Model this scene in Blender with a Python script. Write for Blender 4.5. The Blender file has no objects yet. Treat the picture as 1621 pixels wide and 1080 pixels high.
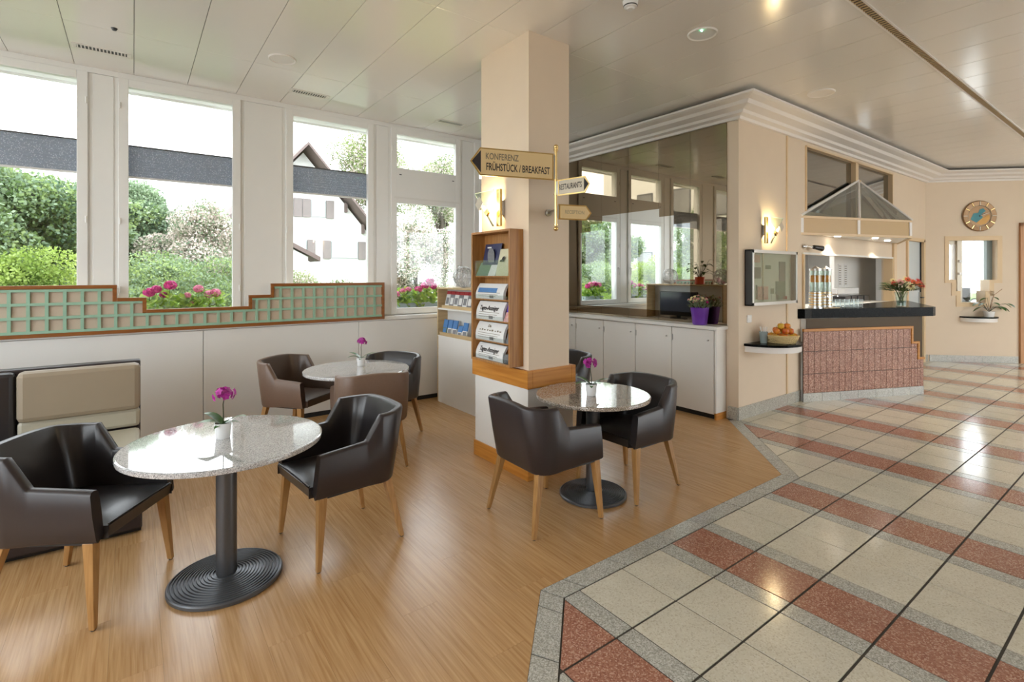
import bpy, bmesh, math, random
from mathutils import Vector, Matrix
import numpy as np
random.seed(7)
rng = np.random.default_rng(7)
R = math.radians
SC = bpy.context.scene
COL = SC.collection

# ------------------------------------------------------------------ camera
FPX, HY, CZ, HEAD = 807.0, 435.0, 1.62, 53.4      # focal px, horizon row, eye height, heading from +X
cam_d = bpy.data.cameras.new('camera')
cam = bpy.data.objects.new('camera', cam_d); COL.objects.link(cam)
cam_d.sensor_width = 36.0
cam_d.lens = 36.0 * FPX / 1621.0
cam_d.shift_y = -(540.0 - HY) / 1621.0
cam_d.clip_start = 0.02
cam.location = (0, 0, CZ)
cam.rotation_euler = (R(90), 0, R(HEAD - 90))
SC.camera = cam
# ------------------------------------------------------------------ world, exposure
w = bpy.data.worlds.new('sky'); SC.world = w; w.use_nodes = True
bg = w.node_tree.nodes['Background']
bg.inputs[0].default_value = (0.90, 0.96, 1.0, 1)
bg.inputs[1].default_value = 1.0
SC.view_settings.view_transform = 'Standard'
SC.view_settings.look = 'None'
SC.view_settings.gamma = 1.0
SC.view_settings.use_curve_mapping = False
SC.view_settings.exposure = 2.70
SC.cycles.max_bounces = 10
SC.cycles.diffuse_bounces = 6
SC.cycles.glossy_bounces = 5
SC.cycles.transparent_max_bounces = 16
SC.cycles.sample_clamp_indirect = 6.0
SC.cycles.caustics_reflective = False
SC.cycles.caustics_refractive = False

# ------------------------------------------------------------------ materials
def newmat(name):
    m = bpy.data.materials.new(name); m.use_nodes = True
    nt = m.node_tree
    return m, nt, nt.nodes['Principled BSDF']
def setp(b, **k):
    for kk, v in k.items():
        kk = kk.replace('_', ' ')
        kk = {'Color': 'Base Color', 'Rough': 'Roughness', 'Metal': 'Metallic', 'Spec': 'Specular IOR Level',
              'Coat': 'Coat Weight', 'CoatRough': 'Coat Roughness', 'Emit': 'Emission Color', 'EmitS': 'Emission Strength', 'Trans': 'Transmission Weight'}.get(kk, kk)
        if isinstance(v, tuple) and len(v) == 3: v = v + (1,)
        b.inputs[kk].default_value = v
def srgb(r, g, b):
    f = lambda c: (c / 255 / 12.92) if c / 255 <= .04045 else ((c / 255 + .055) / 1.055) ** 2.4
    return (f(r), f(g), f(b))
def plain(name, col, rough=.5, noise=0.05, scale=12, **k):
    m, nt, b = newmat(name)
    setp(b, Color=col, Rough=rough, **k)
    if noise:
        tc = nt.nodes.new('ShaderNodeTexCoord')
        n = nt.nodes.new('ShaderNodeTexNoise'); n.inputs['Scale'].default_value = scale; n.inputs['Detail'].default_value = 4
        mr = nt.nodes.new('ShaderNodeMapRange'); mr.inputs[3].default_value = 1 - noise; mr.inputs[4].default_value = 1 + noise
        mx = nt.nodes.new('ShaderNodeVectorMath'); mx.operation = 'SCALE'; mx.inputs[0].default_value = col[:3]
        nt.links.new(tc.outputs['Object'], n.inputs['Vector']); nt.links.new(n.outputs[0], mr.inputs[0])
        nt.links.new(mr.outputs[0], mx.inputs['Scale']); nt.links.new(mx.outputs[0], b.inputs['Base Color'])
    return m
def ramp(nt, stops, interp='LINEAR'):
    r = nt.nodes.new('ShaderNodeValToRGB'); cr = r.color_ramp; cr.interpolation = interp
    while len(cr.elements) < len(stops): cr.elements.new(.5)
    for e, (p, c) in zip(cr.elements, stops): e.position = p; e.color = tuple(c) + (1,)
    return r
def coords(nt, scale=(1, 1, 1), rnd=True, rot=(0, 0, 0)):
    tc = nt.nodes.new('ShaderNodeTexCoord'); mp = nt.nodes.new('ShaderNodeMapping')
    mp.inputs['Scale'].default_value = scale; mp.inputs['Rotation'].default_value = rot
    nt.links.new(tc.outputs['Object'], mp.inputs['Vector'])
    if rnd:
        oi = nt.nodes.new('ShaderNodeObjectInfo'); cm = nt.nodes.new('ShaderNodeMath'); cm.operation = 'MULTIPLY'; cm.inputs[1].default_value = 37.0
        nt.links.new(oi.outputs['Random'], cm.inputs[0]); nt.links.new(cm.outputs[0], mp.inputs['Location'])
        return mp.outputs[0], oi.outputs['Random']
    return mp.outputs[0], None
def bump(nt, b, src, strength=.2, dist=.002):
    bp = nt.nodes.new('ShaderNodeBump'); bp.inputs['Strength'].default_value = strength; bp.inputs['Distance'].default_value = dist
    nt.links.new(src, bp.inputs['Height']); nt.links.new(bp.outputs[0], b.inputs['Normal'])
def wood(name, c1, c2, rough=.4, scale=(40, 2.2, 40), rnd=True, vary=.12, **k):
    m, nt, b = newmat(name); setp(b, Rough=rough, **k)
    v, rd = coords(nt, scale, rnd)
    n = nt.nodes.new('ShaderNodeTexNoise'); n.inputs['Scale'].default_value = 1.0; n.inputs['Detail'].default_value = 6; n.inputs['Distortion'].default_value = .4
    nt.links.new(v, n.inputs['Vector'])
    r = ramp(nt, [(.3, c1), (.7, c2)]); nt.links.new(n.outputs[0], r.inputs[0])
    out = r.outputs[0]
    if rd is not None:
        mr = nt.nodes.new('ShaderNodeMapRange'); mr.inputs[3].default_value = 1 - vary; mr.inputs[4].default_value = 1 + vary
        nt.links.new(rd, mr.inputs[0])
        sc_ = nt.nodes.new('ShaderNodeVectorMath'); sc_.operation = 'SCALE'
        nt.links.new(out, sc_.inputs[0]); nt.links.new(mr.outputs[0], sc_.inputs['Scale']); out = sc_.outputs[0]
    nt.links.new(out, b.inputs['Base Color'])
    bump(nt, b, n.outputs[0], .12, .0008)
    return m
def terrazzo(name, base, chips, scale=140, rough=.14, thr=.45, **k):
    m, nt, b = newmat(name); setp(b, Rough=rough, **k)
    v, rd = coords(nt, (1, 1, 1), True)
    vo = nt.nodes.new('ShaderNodeTexVoronoi'); vo.inputs['Scale'].default_value = scale
    nt.links.new(v, vo.inputs['Vector'])
    sep = nt.nodes.new('ShaderNodeSeparateColor'); nt.links.new(vo.outputs['Color'], sep.inputs[0])
    stops = [(0, base), (thr, base)]
    n_ = len(chips)
    for i, c in enumerate(chips): stops.append((thr + .01 + (1 - thr) * i / n_, c))
    r = ramp(nt, stops, 'CONSTANT'); nt.links.new(sep.outputs[0], r.inputs[0])
    n = nt.nodes.new('ShaderNodeTexNoise'); n.inputs['Scale'].default_value = 6; nt.links.new(v, n.inputs['Vector'])
    mr = nt.nodes.new('ShaderNodeMapRange'); mr.inputs[3].default_value = .88; mr.inputs[4].default_value = 1.1; nt.links.new(n.outputs[0], mr.inputs[0])
    s_ = nt.nodes.new('ShaderNodeVectorMath'); s_.operation = 'SCALE'
    nt.links.new(r.outputs[0], s_.inputs[0]); nt.links.new(mr.outputs[0], s_.inputs['Scale']); nt.links.new(s_.outputs[0], b.inputs['Base Color'])
    return m
def clearglass(name, tint=(1, 1, 1), refl=1.0, rough=0.0):
    m, nt, b = newmat(name); nt.nodes.remove(b)
    tr = nt.nodes.new('ShaderNodeBsdfTransparent'); tr.inputs[0].default_value = tint + (1,)
    gl = nt.nodes.new('ShaderNodeBsdfGlossy'); gl.inputs['Roughness'].default_value = rough
    fr = nt.nodes.new('ShaderNodeLayerWeight'); fr.inputs[0].default_value = .5
    pw = nt.nodes.new('ShaderNodeMath'); pw.operation = 'POWER'; pw.inputs[1].default_value = 5.0
    ma = nt.nodes.new('ShaderNodeMath'); ma.operation = 'MULTIPLY_ADD'; ma.inputs[1].default_value = .96; ma.inputs[2].default_value = .04
    mu = nt.nodes.new('ShaderNodeMath'); mu.operation = 'MULTIPLY'; mu.inputs[1].default_value = refl; mu.use_clamp = True
    nt.links.new(fr.outputs['Facing'], pw.inputs[0]); nt.links.new(pw.outputs[0], ma.inputs[0])
    mx = nt.nodes.new('ShaderNodeMixShader')
    nt.links.new(ma.outputs[0], mu.inputs[0]); nt.links.new(mu.outputs[0], mx.inputs[0])
    nt.links.new(tr.outputs[0], mx.inputs[1]); nt.links.new(gl.outputs[0], mx.inputs[2])
    nt.links.new(mx.outputs[0], nt.nodes['Material Output'].inputs[0])
    return m
def leafmat(name, c1, c2, scale=8, trans=.35, rough=.45):
    m, nt, b = newmat(name); setp(b, Rough=rough)
    v, rd = coords(nt, (1, 1, 1), True)
    n = nt.nodes.new('ShaderNodeTexNoise'); n.inputs['Scale'].default_value = scale; nt.links.new(v, n.inputs['Vector'])
    r = ramp(nt, [(.3, c1), (.7, c2)]); nt.links.new(n.outputs[0], r.inputs[0]); nt.links.new(r.outputs[0], b.inputs['Base Color'])
    tl = nt.nodes.new('ShaderNodeBsdfTranslucent'); nt.links.new(r.outputs[0], tl.inputs[0])
    mx = nt.nodes.new('ShaderNodeMixShader'); mx.inputs[0].default_value = trans
    nt.links.new(b.outputs[0], mx.inputs[1]); nt.links.new(tl.outputs[0], mx.inputs[2]); nt.links.new(mx.outputs[0], nt.nodes['Material Output'].inputs[0])
    return m
def emit(name, col, s):
    m, nt, b = newmat(name); setp(b, Color=col, Emit=col, EmitS=s); return m

M = {}
M['white'] = plain('white_paint', (.74, .725, .69), .45, .02, 4)
M['sash'] = plain('window_white', (.80, .80, .78), .3, .015, 6)
M['panel'] = plain('wainscot_grey_white', (.74, .735, .71), .42, .02, 3)
M['cream'] = plain('cream_plaster', (.72, .595, .455), .75, .025, 5)
M['cream2'] = plain('cream_trim', (.70, .52, .31), .5, .02, 5)
M['crown'] = plain('crown_white', (.80, .77, .74), .5, .01, 5)
M['ceil'] = plain('ceiling_metal', (.83, .805, .765), .17, .015, 1.2, Spec=.8)
M['dark'] = plain('shadow_gap', (.02, .02, .02), .8, 0)
M['grout'] = plain('grout', (.05, .042, .034), .7, .1, 40)
M['plank'] = wood('oak_plank', srgb(172, 130, 84), srgb(198, 160, 114), .27, (95, 3.0, 95), True, .035, Spec=.45)
M['tile_beige'] = terrazzo('terrazzo_beige', srgb(212, 206, 188), [srgb(206, 199, 180), srgb(217, 212, 197), srgb(196, 188, 168)], 160, .14, .55)
M['tile_red'] = terrazzo('terrazzo_red', srgb(164, 114, 94), [srgb(176, 126, 106), srgb(150, 100, 82), srgb(196, 156, 136)], 170, .15, .4)
M['tile_grey'] = terrazzo('terrazzo_grey', srgb(174, 172, 162), [srgb(190, 188, 180), srgb(156, 154, 145), srgb(202, 201, 194)], 190, .15, .35)
M['granite'] = terrazzo('granite_grey', (.44, .44, .445), [(.58, .58, .585), (.22, .22, .225), (.66, .66, .665), (.35, .345, .35)], 300, .06, .25, Spec=.7, Coat=.6, CoatRough=.02)
M['granite_br'] = terrazzo('granite_brown', (.30, .25, .20), [(.46, .39, .33), (.13, .11, .09), (.56, .51, .46), (.22, .18, .14)], 230, .06, .25, Spec=.7, Coat=.6, CoatRough=.02)
M['blackgranite'] = terrazzo('granite_black', (.004, .004, .004), [(.010, .010, .012), (.002, .002, .002)], 150, .2, .7, Spec=.06)
M['barstone'] = terrazzo('bar_tile', srgb(158, 112, 94), [srgb(176, 132, 112), srgb(130, 88, 74), srgb(200, 164, 144)], 110, .5, .4)
M['leather'] = plain('black_leather', (.020, .017, .018), .30, .15, 60, Spec=.55)
M['leather_pl'] = plain('plum_black_leather', (.028, .021, .022), .36, .12, 60, Spec=.5)
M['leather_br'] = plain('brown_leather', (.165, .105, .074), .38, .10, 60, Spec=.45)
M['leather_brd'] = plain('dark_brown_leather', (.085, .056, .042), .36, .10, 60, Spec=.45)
M['legwood'] = wood('beech_leg', srgb(152, 110, 60), srgb(178, 136, 84), .4, (60, 60, 5))
M['rackwood'] = wood('honey_wood', srgb(150, 100, 50), srgb(176, 126, 70), .45, (50, 50, 3), False)
M['bandwood'] = wood('orange_oak', srgb(176, 112, 40), srgb(202, 140, 62), .42, (2.5, 2.5, 40), False)
M['brownwood'] = wood('brown_frame', srgb(128, 74, 26), srgb(150, 92, 38), .4, (3, 3, 30), False)
M['edgewood'] = wood('pale_edge', srgb(176, 150, 108), srgb(196, 170, 128), .5, (3, 3, 30), False)
M['green'] = plain('mint_slat', srgb(148, 184, 160), .55, .04, 20)
M['pinkback'] = plain('pink_beige_board', srgb(194, 176, 156), .7, .05, 20)
M['metal_dk'] = plain('cast_iron_grey', (.11, .115, .125), .33, .08, 60, Metal=.6)
M['chrome'] = plain('chrome', (.75, .75, .75), .12, 0, Metal=1.0)
M['steel'] = plain('satin_steel', (.55, .55, .54), .3, 0, Metal=1.0)
M['brass'] = plain('brass', (.72, .52, .22), .22, .03, 30, Metal=1.0)
M['gold'] = plain('gold_sign', (.70, .53, .28), .36, .02, 6, Metal=.15)
M['goldpanel'] = plain('gold_panel', (.50, .33, .14), .4, .03, 4)
M['goldpale'] = plain('champagne_sign', (.52, .46, .36), .35, .02, 6, Metal=.2)
M['black'] = plain('black_plastic', (.012, .012, .013), .4, 0)
M['darkgrey'] = plain('anthracite', (.045, .05, .055), .4, .02, 10)
M['ink'] = plain('print_black', (.02, .016, .018), .7, 0)
M['inkgrey'] = plain('print_grey', (.20, .17, .12), .7, 0)
M['inkfaint'] = plain('print_faint', (.38, .31, .20), .7, 0)
M['paper'] = plain('paper', (.72, .72, .71), .8, .03, 40)
M['paper_b'] = plain('paper_blue', srgb(70, 120, 176), .6, .2, 60)
M['paper_n'] = plain('paper_navy', srgb(44, 46, 84), .5, .15, 50)
M['paper_c'] = plain('paper_cream', srgb(206, 202, 172), .7, .05, 50)
M['paper_g'] = plain('paper_green', srgb(92, 116, 100), .6, .25, 60)
M['paper_r'] = plain('paper_red', srgb(168, 50, 56), .6, .1, 40)
M['paper_p'] = plain('paper_violet', srgb(96, 70, 176), .6, .2, 60)
M['paper_k'] = plain('paper_grey', srgb(120, 120, 124), .6, .3, 60)
M['potwhite'] = plain('white_ceramic', (.80, .80, .80), .25, .01, 10)
M['orchid'] = leafmat('orchid_petal', srgb(150, 20, 128), srgb(206, 70, 178), 60, .3)
M['orchidleaf'] = leafmat('orchid_leaf', srgb(44, 82, 44), srgb(84, 124, 56), 20, .15, .3)
M['stem'] = plain('stem_dark', srgb(52, 58, 36), .5, .1, 40)
M['foliage'] = leafmat('leaf_green', srgb(84, 112, 60), srgb(158, 178, 112), 1.2, .4)
M['foliage_y'] = leafmat('leaf_lime', srgb(104, 138, 56), srgb(172, 190, 98), 1.6, .4)
M['foliage_d'] = leafmat('leaf_grey_green', srgb(86, 112, 86), srgb(156, 176, 140), 1.2, .35)
M['foliage_w'] = leafmat('leaf_blossom', srgb(186, 176, 162), srgb(238, 224, 218), 3.0, .3)
M['geraniumleaf'] = leafmat('geranium_leaf', srgb(80, 122, 48), srgb(172, 200, 70), 14, .45)
M['magenta'] = leafmat('magenta_petal', srgb(176, 24, 112), srgb(222, 60, 150), 40, .3)
M['pink'] = leafmat('pink_petal', srgb(206, 96, 140), srgb(236, 160, 186), 40, .3)
M['zinc'] = plain('planter_grey', srgb(140, 152, 152), .5, .05, 10)
M['bark'] = plain('bark', (.10, .085, .07), .9, .3, 20)
M['beige_l'] = plain('beige_leatherette', srgb(150, 136, 116), .5, .05, 5)
M['beige_s'] = plain('pale_beige_leatherette', srgb(176, 170, 152), .45, .04, 5)
M['mirror_br'] = plain('bronze_mirror', (.34, .27, .19), .02, 0, Metal=1.0)
M['bronzepanel'] = plain('bronze_panel', (.085, .055, .026), .3, .03, 5, Spec=.12)
M['mirror_cl'] = plain('silver_mirror', (.86, .88, .86), .015, 0, Metal=1.0)
M['mirror_gr'] = plain('grey_mirror', (.36, .37, .38), .03, 0, Metal=1.0)
M['glass'] = clearglass('window_glass')
M['glassgreen'] = clearglass('green_edge_glass', (.90, .97, .93), 1.6)
M['glassedge'] = plain('glass_edge', (.62, .74, .66), .15, 0)
M['glasscase'] = clearglass('case_glass', (.86, .90, .84), 2.0)
M['glassgrey'] = clearglass('canopy_glass', (.80, .83, .80), 2.6)
M['acrylic'] = clearglass('acrylic', (.95, .97, .97), 1.5)
M['lamp'] = emit('halogen', (1.0, .80, .48), 5.0)
M['lampwhite'] = emit('lamp_white', (1.0, .93, .82), 3.0)
M['purple'] = plain('purple_foil', srgb(112, 62, 168), .25, .06, 8)
M['orange'] = plain('orange_ceramic', srgb(206, 70, 22), .35, .03, 8)
M['juice'] = plain('orange_juice', srgb(224, 140, 40), .3, .1, 20)
M['water'] = clearglass('water_glass', (.90, .95, .92), 1.5)
M['door'] = plain('door_grey', srgb(196, 204, 206), .4, .02, 3)
M['doorwood'] = wood('door_oak', srgb(176, 126, 84), srgb(196, 146, 102), .45, (40, 40, 2), False)
M['blind'] = None
M['housewall'] = plain('render_white', (.80, .80, .78), .9, .03, 1)
M['roof'] = plain('roof_brown', (.16, .12, .11), .9, .15, 3)
M['shutter'] = plain('shutter_grey', (.22, .19, .18), .8, .1, 8)
M['lawn'] = leafmat('lawn', srgb(64, 86, 40), srgb(96, 118, 60), 3, 0, 1.0)
M['paving'] = plain('paving', (.62, .61, .58), .9, .1, 3)
M['wicker'] = plain('wicker', srgb(222, 198, 146), .7, .15, 60)
M['apple_r'] = leafmat('apple_red', srgb(190, 52, 30), srgb(226, 160, 50), 14, 0, .3)
M['apple_y'] = leafmat('apple_yellow', srgb(206, 120, 40), srgb(206, 186, 60), 12, 0, .3)
M['teal'] = plain('teal_enamel', srgb(40, 128, 138), .4, .1, 30)
M['amber'] = plain('amber_enamel', srgb(206, 150, 40), .35, .1, 30)
M['copper'] = plain('copper', (.26, .15, .07), .35, .2, 25, Metal=.5)
M['screen'] = plain('tv_screen', (.03, .035, .05), .12, 0, Spec=.6)
M['wire'] = plain('silver_wire', (.55, .55, .55), .35, 0, Metal=.8)
M['blue'] = plain('blue_wrap', srgb(50, 84, 160), .5, .2, 30)
M['soil'] = plain('soil', (.035, .026, .02), .9, .2, 60)
M['fl_white'] = leafmat('flower_cream', srgb(240, 226, 160), srgb(250, 244, 210), 30, .2)
M['fl_red'] = leafmat('flower_red', srgb(190, 24, 30), srgb(222, 60, 50), 30, .2)
M['fl_orange'] = leafmat('flower_orange', srgb(224, 84, 50), srgb(240, 130, 80), 30, .2)
M['fl_pink'] = leafmat('flower_pink', srgb(222, 150, 150), srgb(244, 204, 196), 30, .2)
M['oliveleaf'] = leafmat('olive_leaf', srgb(52, 74, 34), srgb(104, 122, 56), 20, .2)
# woven grey blind
m, nt, b = newmat('blind_weave'); setp(b, Rough=.7)
v, _ = coords(nt, (1, 1, 1), False)
vo = nt.nodes.new('ShaderNodeTexVoronoi'); vo.inputs['Scale'].default_value = 75; nt.links.new(v, vo.inputs['Vector'])
r_ = ramp(nt, [(.14, srgb(226, 231, 236)), (.38, srgb(164, 173, 184))]); nt.links.new(vo.outputs['Distance'], r_.inputs[0]); nt.links.new(r_.outputs[0], b.inputs['Base Color'])
tl = nt.nodes.new('ShaderNodeBsdfTranslucent'); nt.links.new(r_.outputs[0], tl.inputs[0])
mx = nt.nodes.new('ShaderNodeMixShader'); mx.inputs[0].default_value = .38
nt.links.new(b.outputs[0], mx.inputs[1]); nt.links.new(tl.outputs[0], mx.inputs[2]); nt.links.new(mx.outputs[0], nt.nodes['Material Output'].inputs[0])
M['blind'] = m

# ------------------------------------------------------------------ mesh helpers
ORG = {}
class MB:
    def __init__(s): s.v = []; s.f = []
    def add(s, vs, fs):
        o = len(s.v); s.v += [tuple(map(float, p)) for p in vs]; s.f += [tuple(i + o for i in f) for f in fs]; return s
    def box(s, x0, x1, y0, y1, z0, z1):
        return s.add([(x0, y0, z0), (x1, y0, z0), (x1, y1, z0), (x0, y1, z0), (x0, y0, z1), (x1, y0, z1), (x1, y1, z1), (x0, y1, z1)],
                     [(3, 2, 1, 0), (4, 5, 6, 7), (0, 1, 5, 4), (1, 2, 6, 5), (2, 3, 7, 6), (3, 0, 4, 7)])
    def prism(s, poly, z0, z1):          # polygon (x,y) ccw extruded in z
        n = len(poly)
        a = sum(poly[i][0] * poly[(i + 1) % n][1] - poly[(i + 1) % n][0] * poly[i][1] for i in range(n))
        if a < 0: poly = poly[::-1]
        vs = [(p[0], p[1], z0) for p in poly] + [(p[0], p[1], z1) for p in poly]
        fs = [tuple(range(n))[::-1], tuple(range(n, 2 * n))] + [(i, (i + 1) % n, (i + 1) % n + n, i + n) for i in range(n)]
        return s.add(vs, fs)
    def slab(s, poly3, d):               # planar 3-D polygon thickened by vector d
        n = len(poly3); d = Vector(d)
        vs = [Vector(p) for p in poly3] + [Vector(p) + d for p in poly3]
        fs = [tuple(range(n))[::-1], tuple(range(n, 2 * n))] + [(i, (i + 1) % n, (i + 1) % n + n, i + n) for i in range(n)]
        return s.add(vs, fs)
    def tube(s, pts, rad, seg=8, cap=True):
        pts = [Vector(p) for p in pts]; n = len(pts)
        rs = rad if isinstance(rad, (list, tuple)) else [rad] * n
        vs = []; fs = []
        prev = None
        for i, p in enumerate(pts):
            t = (pts[min(i + 1, n - 1)] - pts[max(i - 1, 0)])
            if t.length < 1e-9: t = Vector((0, 0, 1))
            t.normalize()
            if prev is None:
                u = t.cross(Vector((0, 0, 1)))
                if u.length < .05: u = t.cross(Vector((1, 0, 0)))
            else:
                u = prev - t * prev.dot(t)
            u.normalize(); prev = u; q = t.cross(u)
            for k in range(seg):
                a = 2 * math.pi * k / seg
                vs.append(p + (u * math.cos(a) + q * math.sin(a)) * rs[i])
        for i in range(n - 1):
            for k in range(seg):
                a, b_ = i * seg + k, i * seg + (k + 1) % seg
                fs.append((a, b_, b_ + seg, a + seg))
        if cap: fs += [tuple(range(seg))[::-1], tuple(range((n - 1) * seg, n * seg))]
        return s.add(vs, fs)
    def lathe(s, prof, c=(0, 0, 0), seg=32, sx=1, sy=1, caps=True):     # (r,z) bottom to top
        vs = []; fs = []; n = len(prof)
        for r, z in prof:
            for k in range(seg):
                a = 2 * math.pi * k / seg
                vs.append((c[0] + r * math.cos(a) * sx, c[1] + r * math.sin(a) * sy, c[2] + z))
        for i in range(n - 1):
            for k in range(seg):
                a, b_ = i * seg + k, i * seg + (k + 1) % seg
                fs.append((a, b_, b_ + seg, a + seg))
        if caps and prof[0][0] > 1e-6: fs.append(tuple(range(seg))[::-1])
        if caps and prof[-1][0] > 1e-6: fs.append(tuple(range((n - 1) * seg, n * seg)))
        return s.add(vs, fs)
    def ball(s, c, r, seg=10, rings=6, sz=1):
        prof = [(max(1e-7, r * math.sin(math.pi * i / rings)), -r * sz * math.cos(math.pi * i / rings)) for i in range(rings + 1)]
        return s.lathe(prof, c, seg)
    def quads(s, cs, us, vs_):
        cs, us, vs_ = map(np.asarray, (cs, us, vs_))
        p = np.stack([cs - us - vs_, cs + us - vs_, cs + us + vs_, cs - us + vs_], 1).reshape(-1, 3)
        o = len(s.v); s.v += list(map(tuple, p)); s.f += [(o + 4 * i, o + 4 * i + 1, o + 4 * i + 2, o + 4 * i + 3) for i in range(len(cs))]
        return s
    def xf(s, mat):
        s.v = [tuple(mat @ Vector(p)) for p in s.v]; return s
    def build(s, name, mat, parent=None, smooth=None, bevel=0, world=True, kind=None):
        me = bpy.data.meshes.new(name)
        o = bpy.data.objects.new(name, me); COL.objects.link(o)
        vs = s.v
        if parent is not None:
            if world:
                q = ORG[parent.name]; vs = [(a - q[0], b_ - q[1], c - q[2]) for a, b_, c in vs]
            o.parent = parent; ORG[o.name] = ORG.get(parent.name, (0, 0, 0))
        else:
            a = np.array(vs); q = ((a[:, 0].min() + a[:, 0].max()) / 2, (a[:, 1].min() + a[:, 1].max()) / 2, a[:, 2].min())
            vs = [(p[0] - q[0], p[1] - q[1], p[2] - q[2]) for p in vs]
            o.location = q; ORG[o.name] = q
        me.from_pydata(vs, [], s.f); me.update()
        me.materials.append(M[mat] if isinstance(mat, str) else mat)
        if smooth:
            me.polygons.foreach_set('use_smooth', [True] * len(me.polygons))
            if smooth < 180: me.set_sharp_from_angle(angle=R(smooth))
        if bevel:
            md = o.modifiers.new('bevel', 'BEVEL'); md.width = bevel; md.segments = 2; md.limit_method = 'ANGLE'; md.angle_limit = R(40)
        if kind: o['kind'] = kind
        return o
def thing(name, loc, label=None, cat=None, group=None, rz=0, kind=None):
    o = bpy.data.objects.new(name, None); COL.objects.link(o); o.empty_display_size = .1
    o.location = loc; o.rotation_euler = (0, 0, rz); ORG[o.name] = tuple(loc)
    return tag(o, label, cat, group, kind)
def tag(o, label=None, cat=None, group=None, kind=None):
    if label: o['label'] = label
    if cat: o['category'] = cat
    if group: o['group'] = group
    if kind: o['kind'] = kind
    return o
def struct(o): o['kind'] = 'structure'; return o
def copy_tree(o, parent=None):
    c = o.copy(); COL.objects.link(c)
    if parent is not None: c.parent = parent
    for ch in list(o.children): copy_tree(ch, c)
    return c
def place(o, loc, rz, label=None, group=None):
    o.location = loc; o.rotation_euler = (0, 0, rz); ORG[o.name] = tuple(loc)
    if label: o['label'] = label
    if group: o['group'] = group
    return o
def text(name, s, size, mat, parent, mtx, sx=1.0, extrude=.0006):
    cu = bpy.data.curves.new(name, 'FONT'); cu.body = s; cu.size = size; cu.align_x = 'CENTER'; cu.align_y = 'CENTER'; cu.extrude = extrude; cu.resolution_u = 3; cu.offset = size * .014
    t = bpy.data.objects.new('tmp_text', cu); COL.objects.link(t)
    bpy.context.view_layer.update()
    me = bpy.data.meshes.new_from_object(t.evaluated_get(bpy.context.evaluated_depsgraph_get()))
    bpy.data.objects.remove(t); bpy.data.curves.remove(cu)
    q = Vector(ORG[parent.name])
    for v_ in me.vertices: v_.co = mtx @ Vector((v_.co.x * sx, v_.co.y, v_.co.z)) - q
    me.name = name; me.materials.clear(); me.materials.append(M[mat])
    o = bpy.data.objects.new(name, me); COL.objects.link(o); o.parent = parent; ORG[o.name] = tuple(q)
    return o
def frame_mtx(origin, xdir, ydir):
    x = Vector(xdir).normalized(); y = Vector(ydir).normalized(); z = x.cross(y)
    return Matrix(((x.x, y.x, z.x, origin[0]), (x.y, y.y, z.y, origin[1]), (x.z, y.z, z.z, origin[2]), (0, 0, 0, 1)))
def clip(poly, a, b_, c):                # keep a*x+b*y<=c
    out = []; n = len(poly)
    for i in range(n):
        p, q = poly[i], poly[(i + 1) % n]
        dp, dq = a * p[0] + b_ * p[1] - c, a * q[0] + b_ * q[1] - c
        if dp <= 0: out.append(p)
        if (dp < 0 < dq) or (dq < 0 < dp):
            t = dp / (dp - dq); out.append((p[0] + (q[0] - p[0]) * t, p[1] + (q[1] - p[1]) * t))
    return out
def area(poly): return abs(sum(poly[i][0] * poly[(i + 1) % len(poly)][1] - poly[(i + 1) % len(poly)][0] * poly[i][1] for i in range(len(poly)))) / 2 if len(poly) > 2 else 0
CA, SA = math.cos(R(HEAD)), math.sin(R(HEAD))
def camdepth(x, y): return x * CA + y * SA
def in_view(x, y, marg=1.1):
    d = camdepth(x, y)
    return d > .3 and abs(x * SA - y * CA) / d < marg

ZC = 3.545           # ceiling height
YN = 6.12            # window wall
XW, XE, YS = -3.6, 14.6, -5.0
# ================================================================== FLOOR
fl = struct(thing('floor', (0, 0, 0)))
MB().box(XW, XE, YS, YN + .05, -.12, -.004).build('screed', 'grout', fl)
GX0, PER = 2.490, 1.197
CUTS = [('tile_grey', 0, .116), ('tile_red', .116, .435), ('tile_grey', .435, .546), ('tile_beige', .546, .870), ('tile_beige', .870, 1.197)]
GY0, GYP = 1.896, .3485
tiles = []
def tile_poly(poly):
    out = []
    lower = clip(poly, 0, 1, GY0); lower = clip(lower, -1, 1, .155) if len(lower) > 2 else []
    if area(lower) > 4e-4: out.append(lower)
    up = clip(poly, 0, -1, -GY0); up = clip(up, -1, 1, -2.375) if len(up) > 2 else []
    if area(up) > 4e-4: out.append(up)
    return out
g1, g2 = .0085, .0115
for i in range(-3, 12):
    for (mt, a, b_) in CUTS:
        x0, x1 = GX0 + i * PER + a + g1 / 2, GX0 + i * PER + b_ - g1 / 2
        for j in range(-18, 5):
            y1, y0 = GY0 + j * GYP - g2 / 2, GY0 + (j - 1) * GYP + g2 / 2
            if y0 > 3.2 or x0 > XE or x1 > XE + .5: continue
            for p in tile_poly([(x0, y0), (x1, y0), (x1, y1), (x0, y1)]):
                if x0 > 5.3: p = clip(p, 0, 1, 3.04)
                p = clip(p, 1, 1, 14.94) if len(p) > 2 else p
                if area(p) > 4e-4: tiles.append((mt, p))
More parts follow.
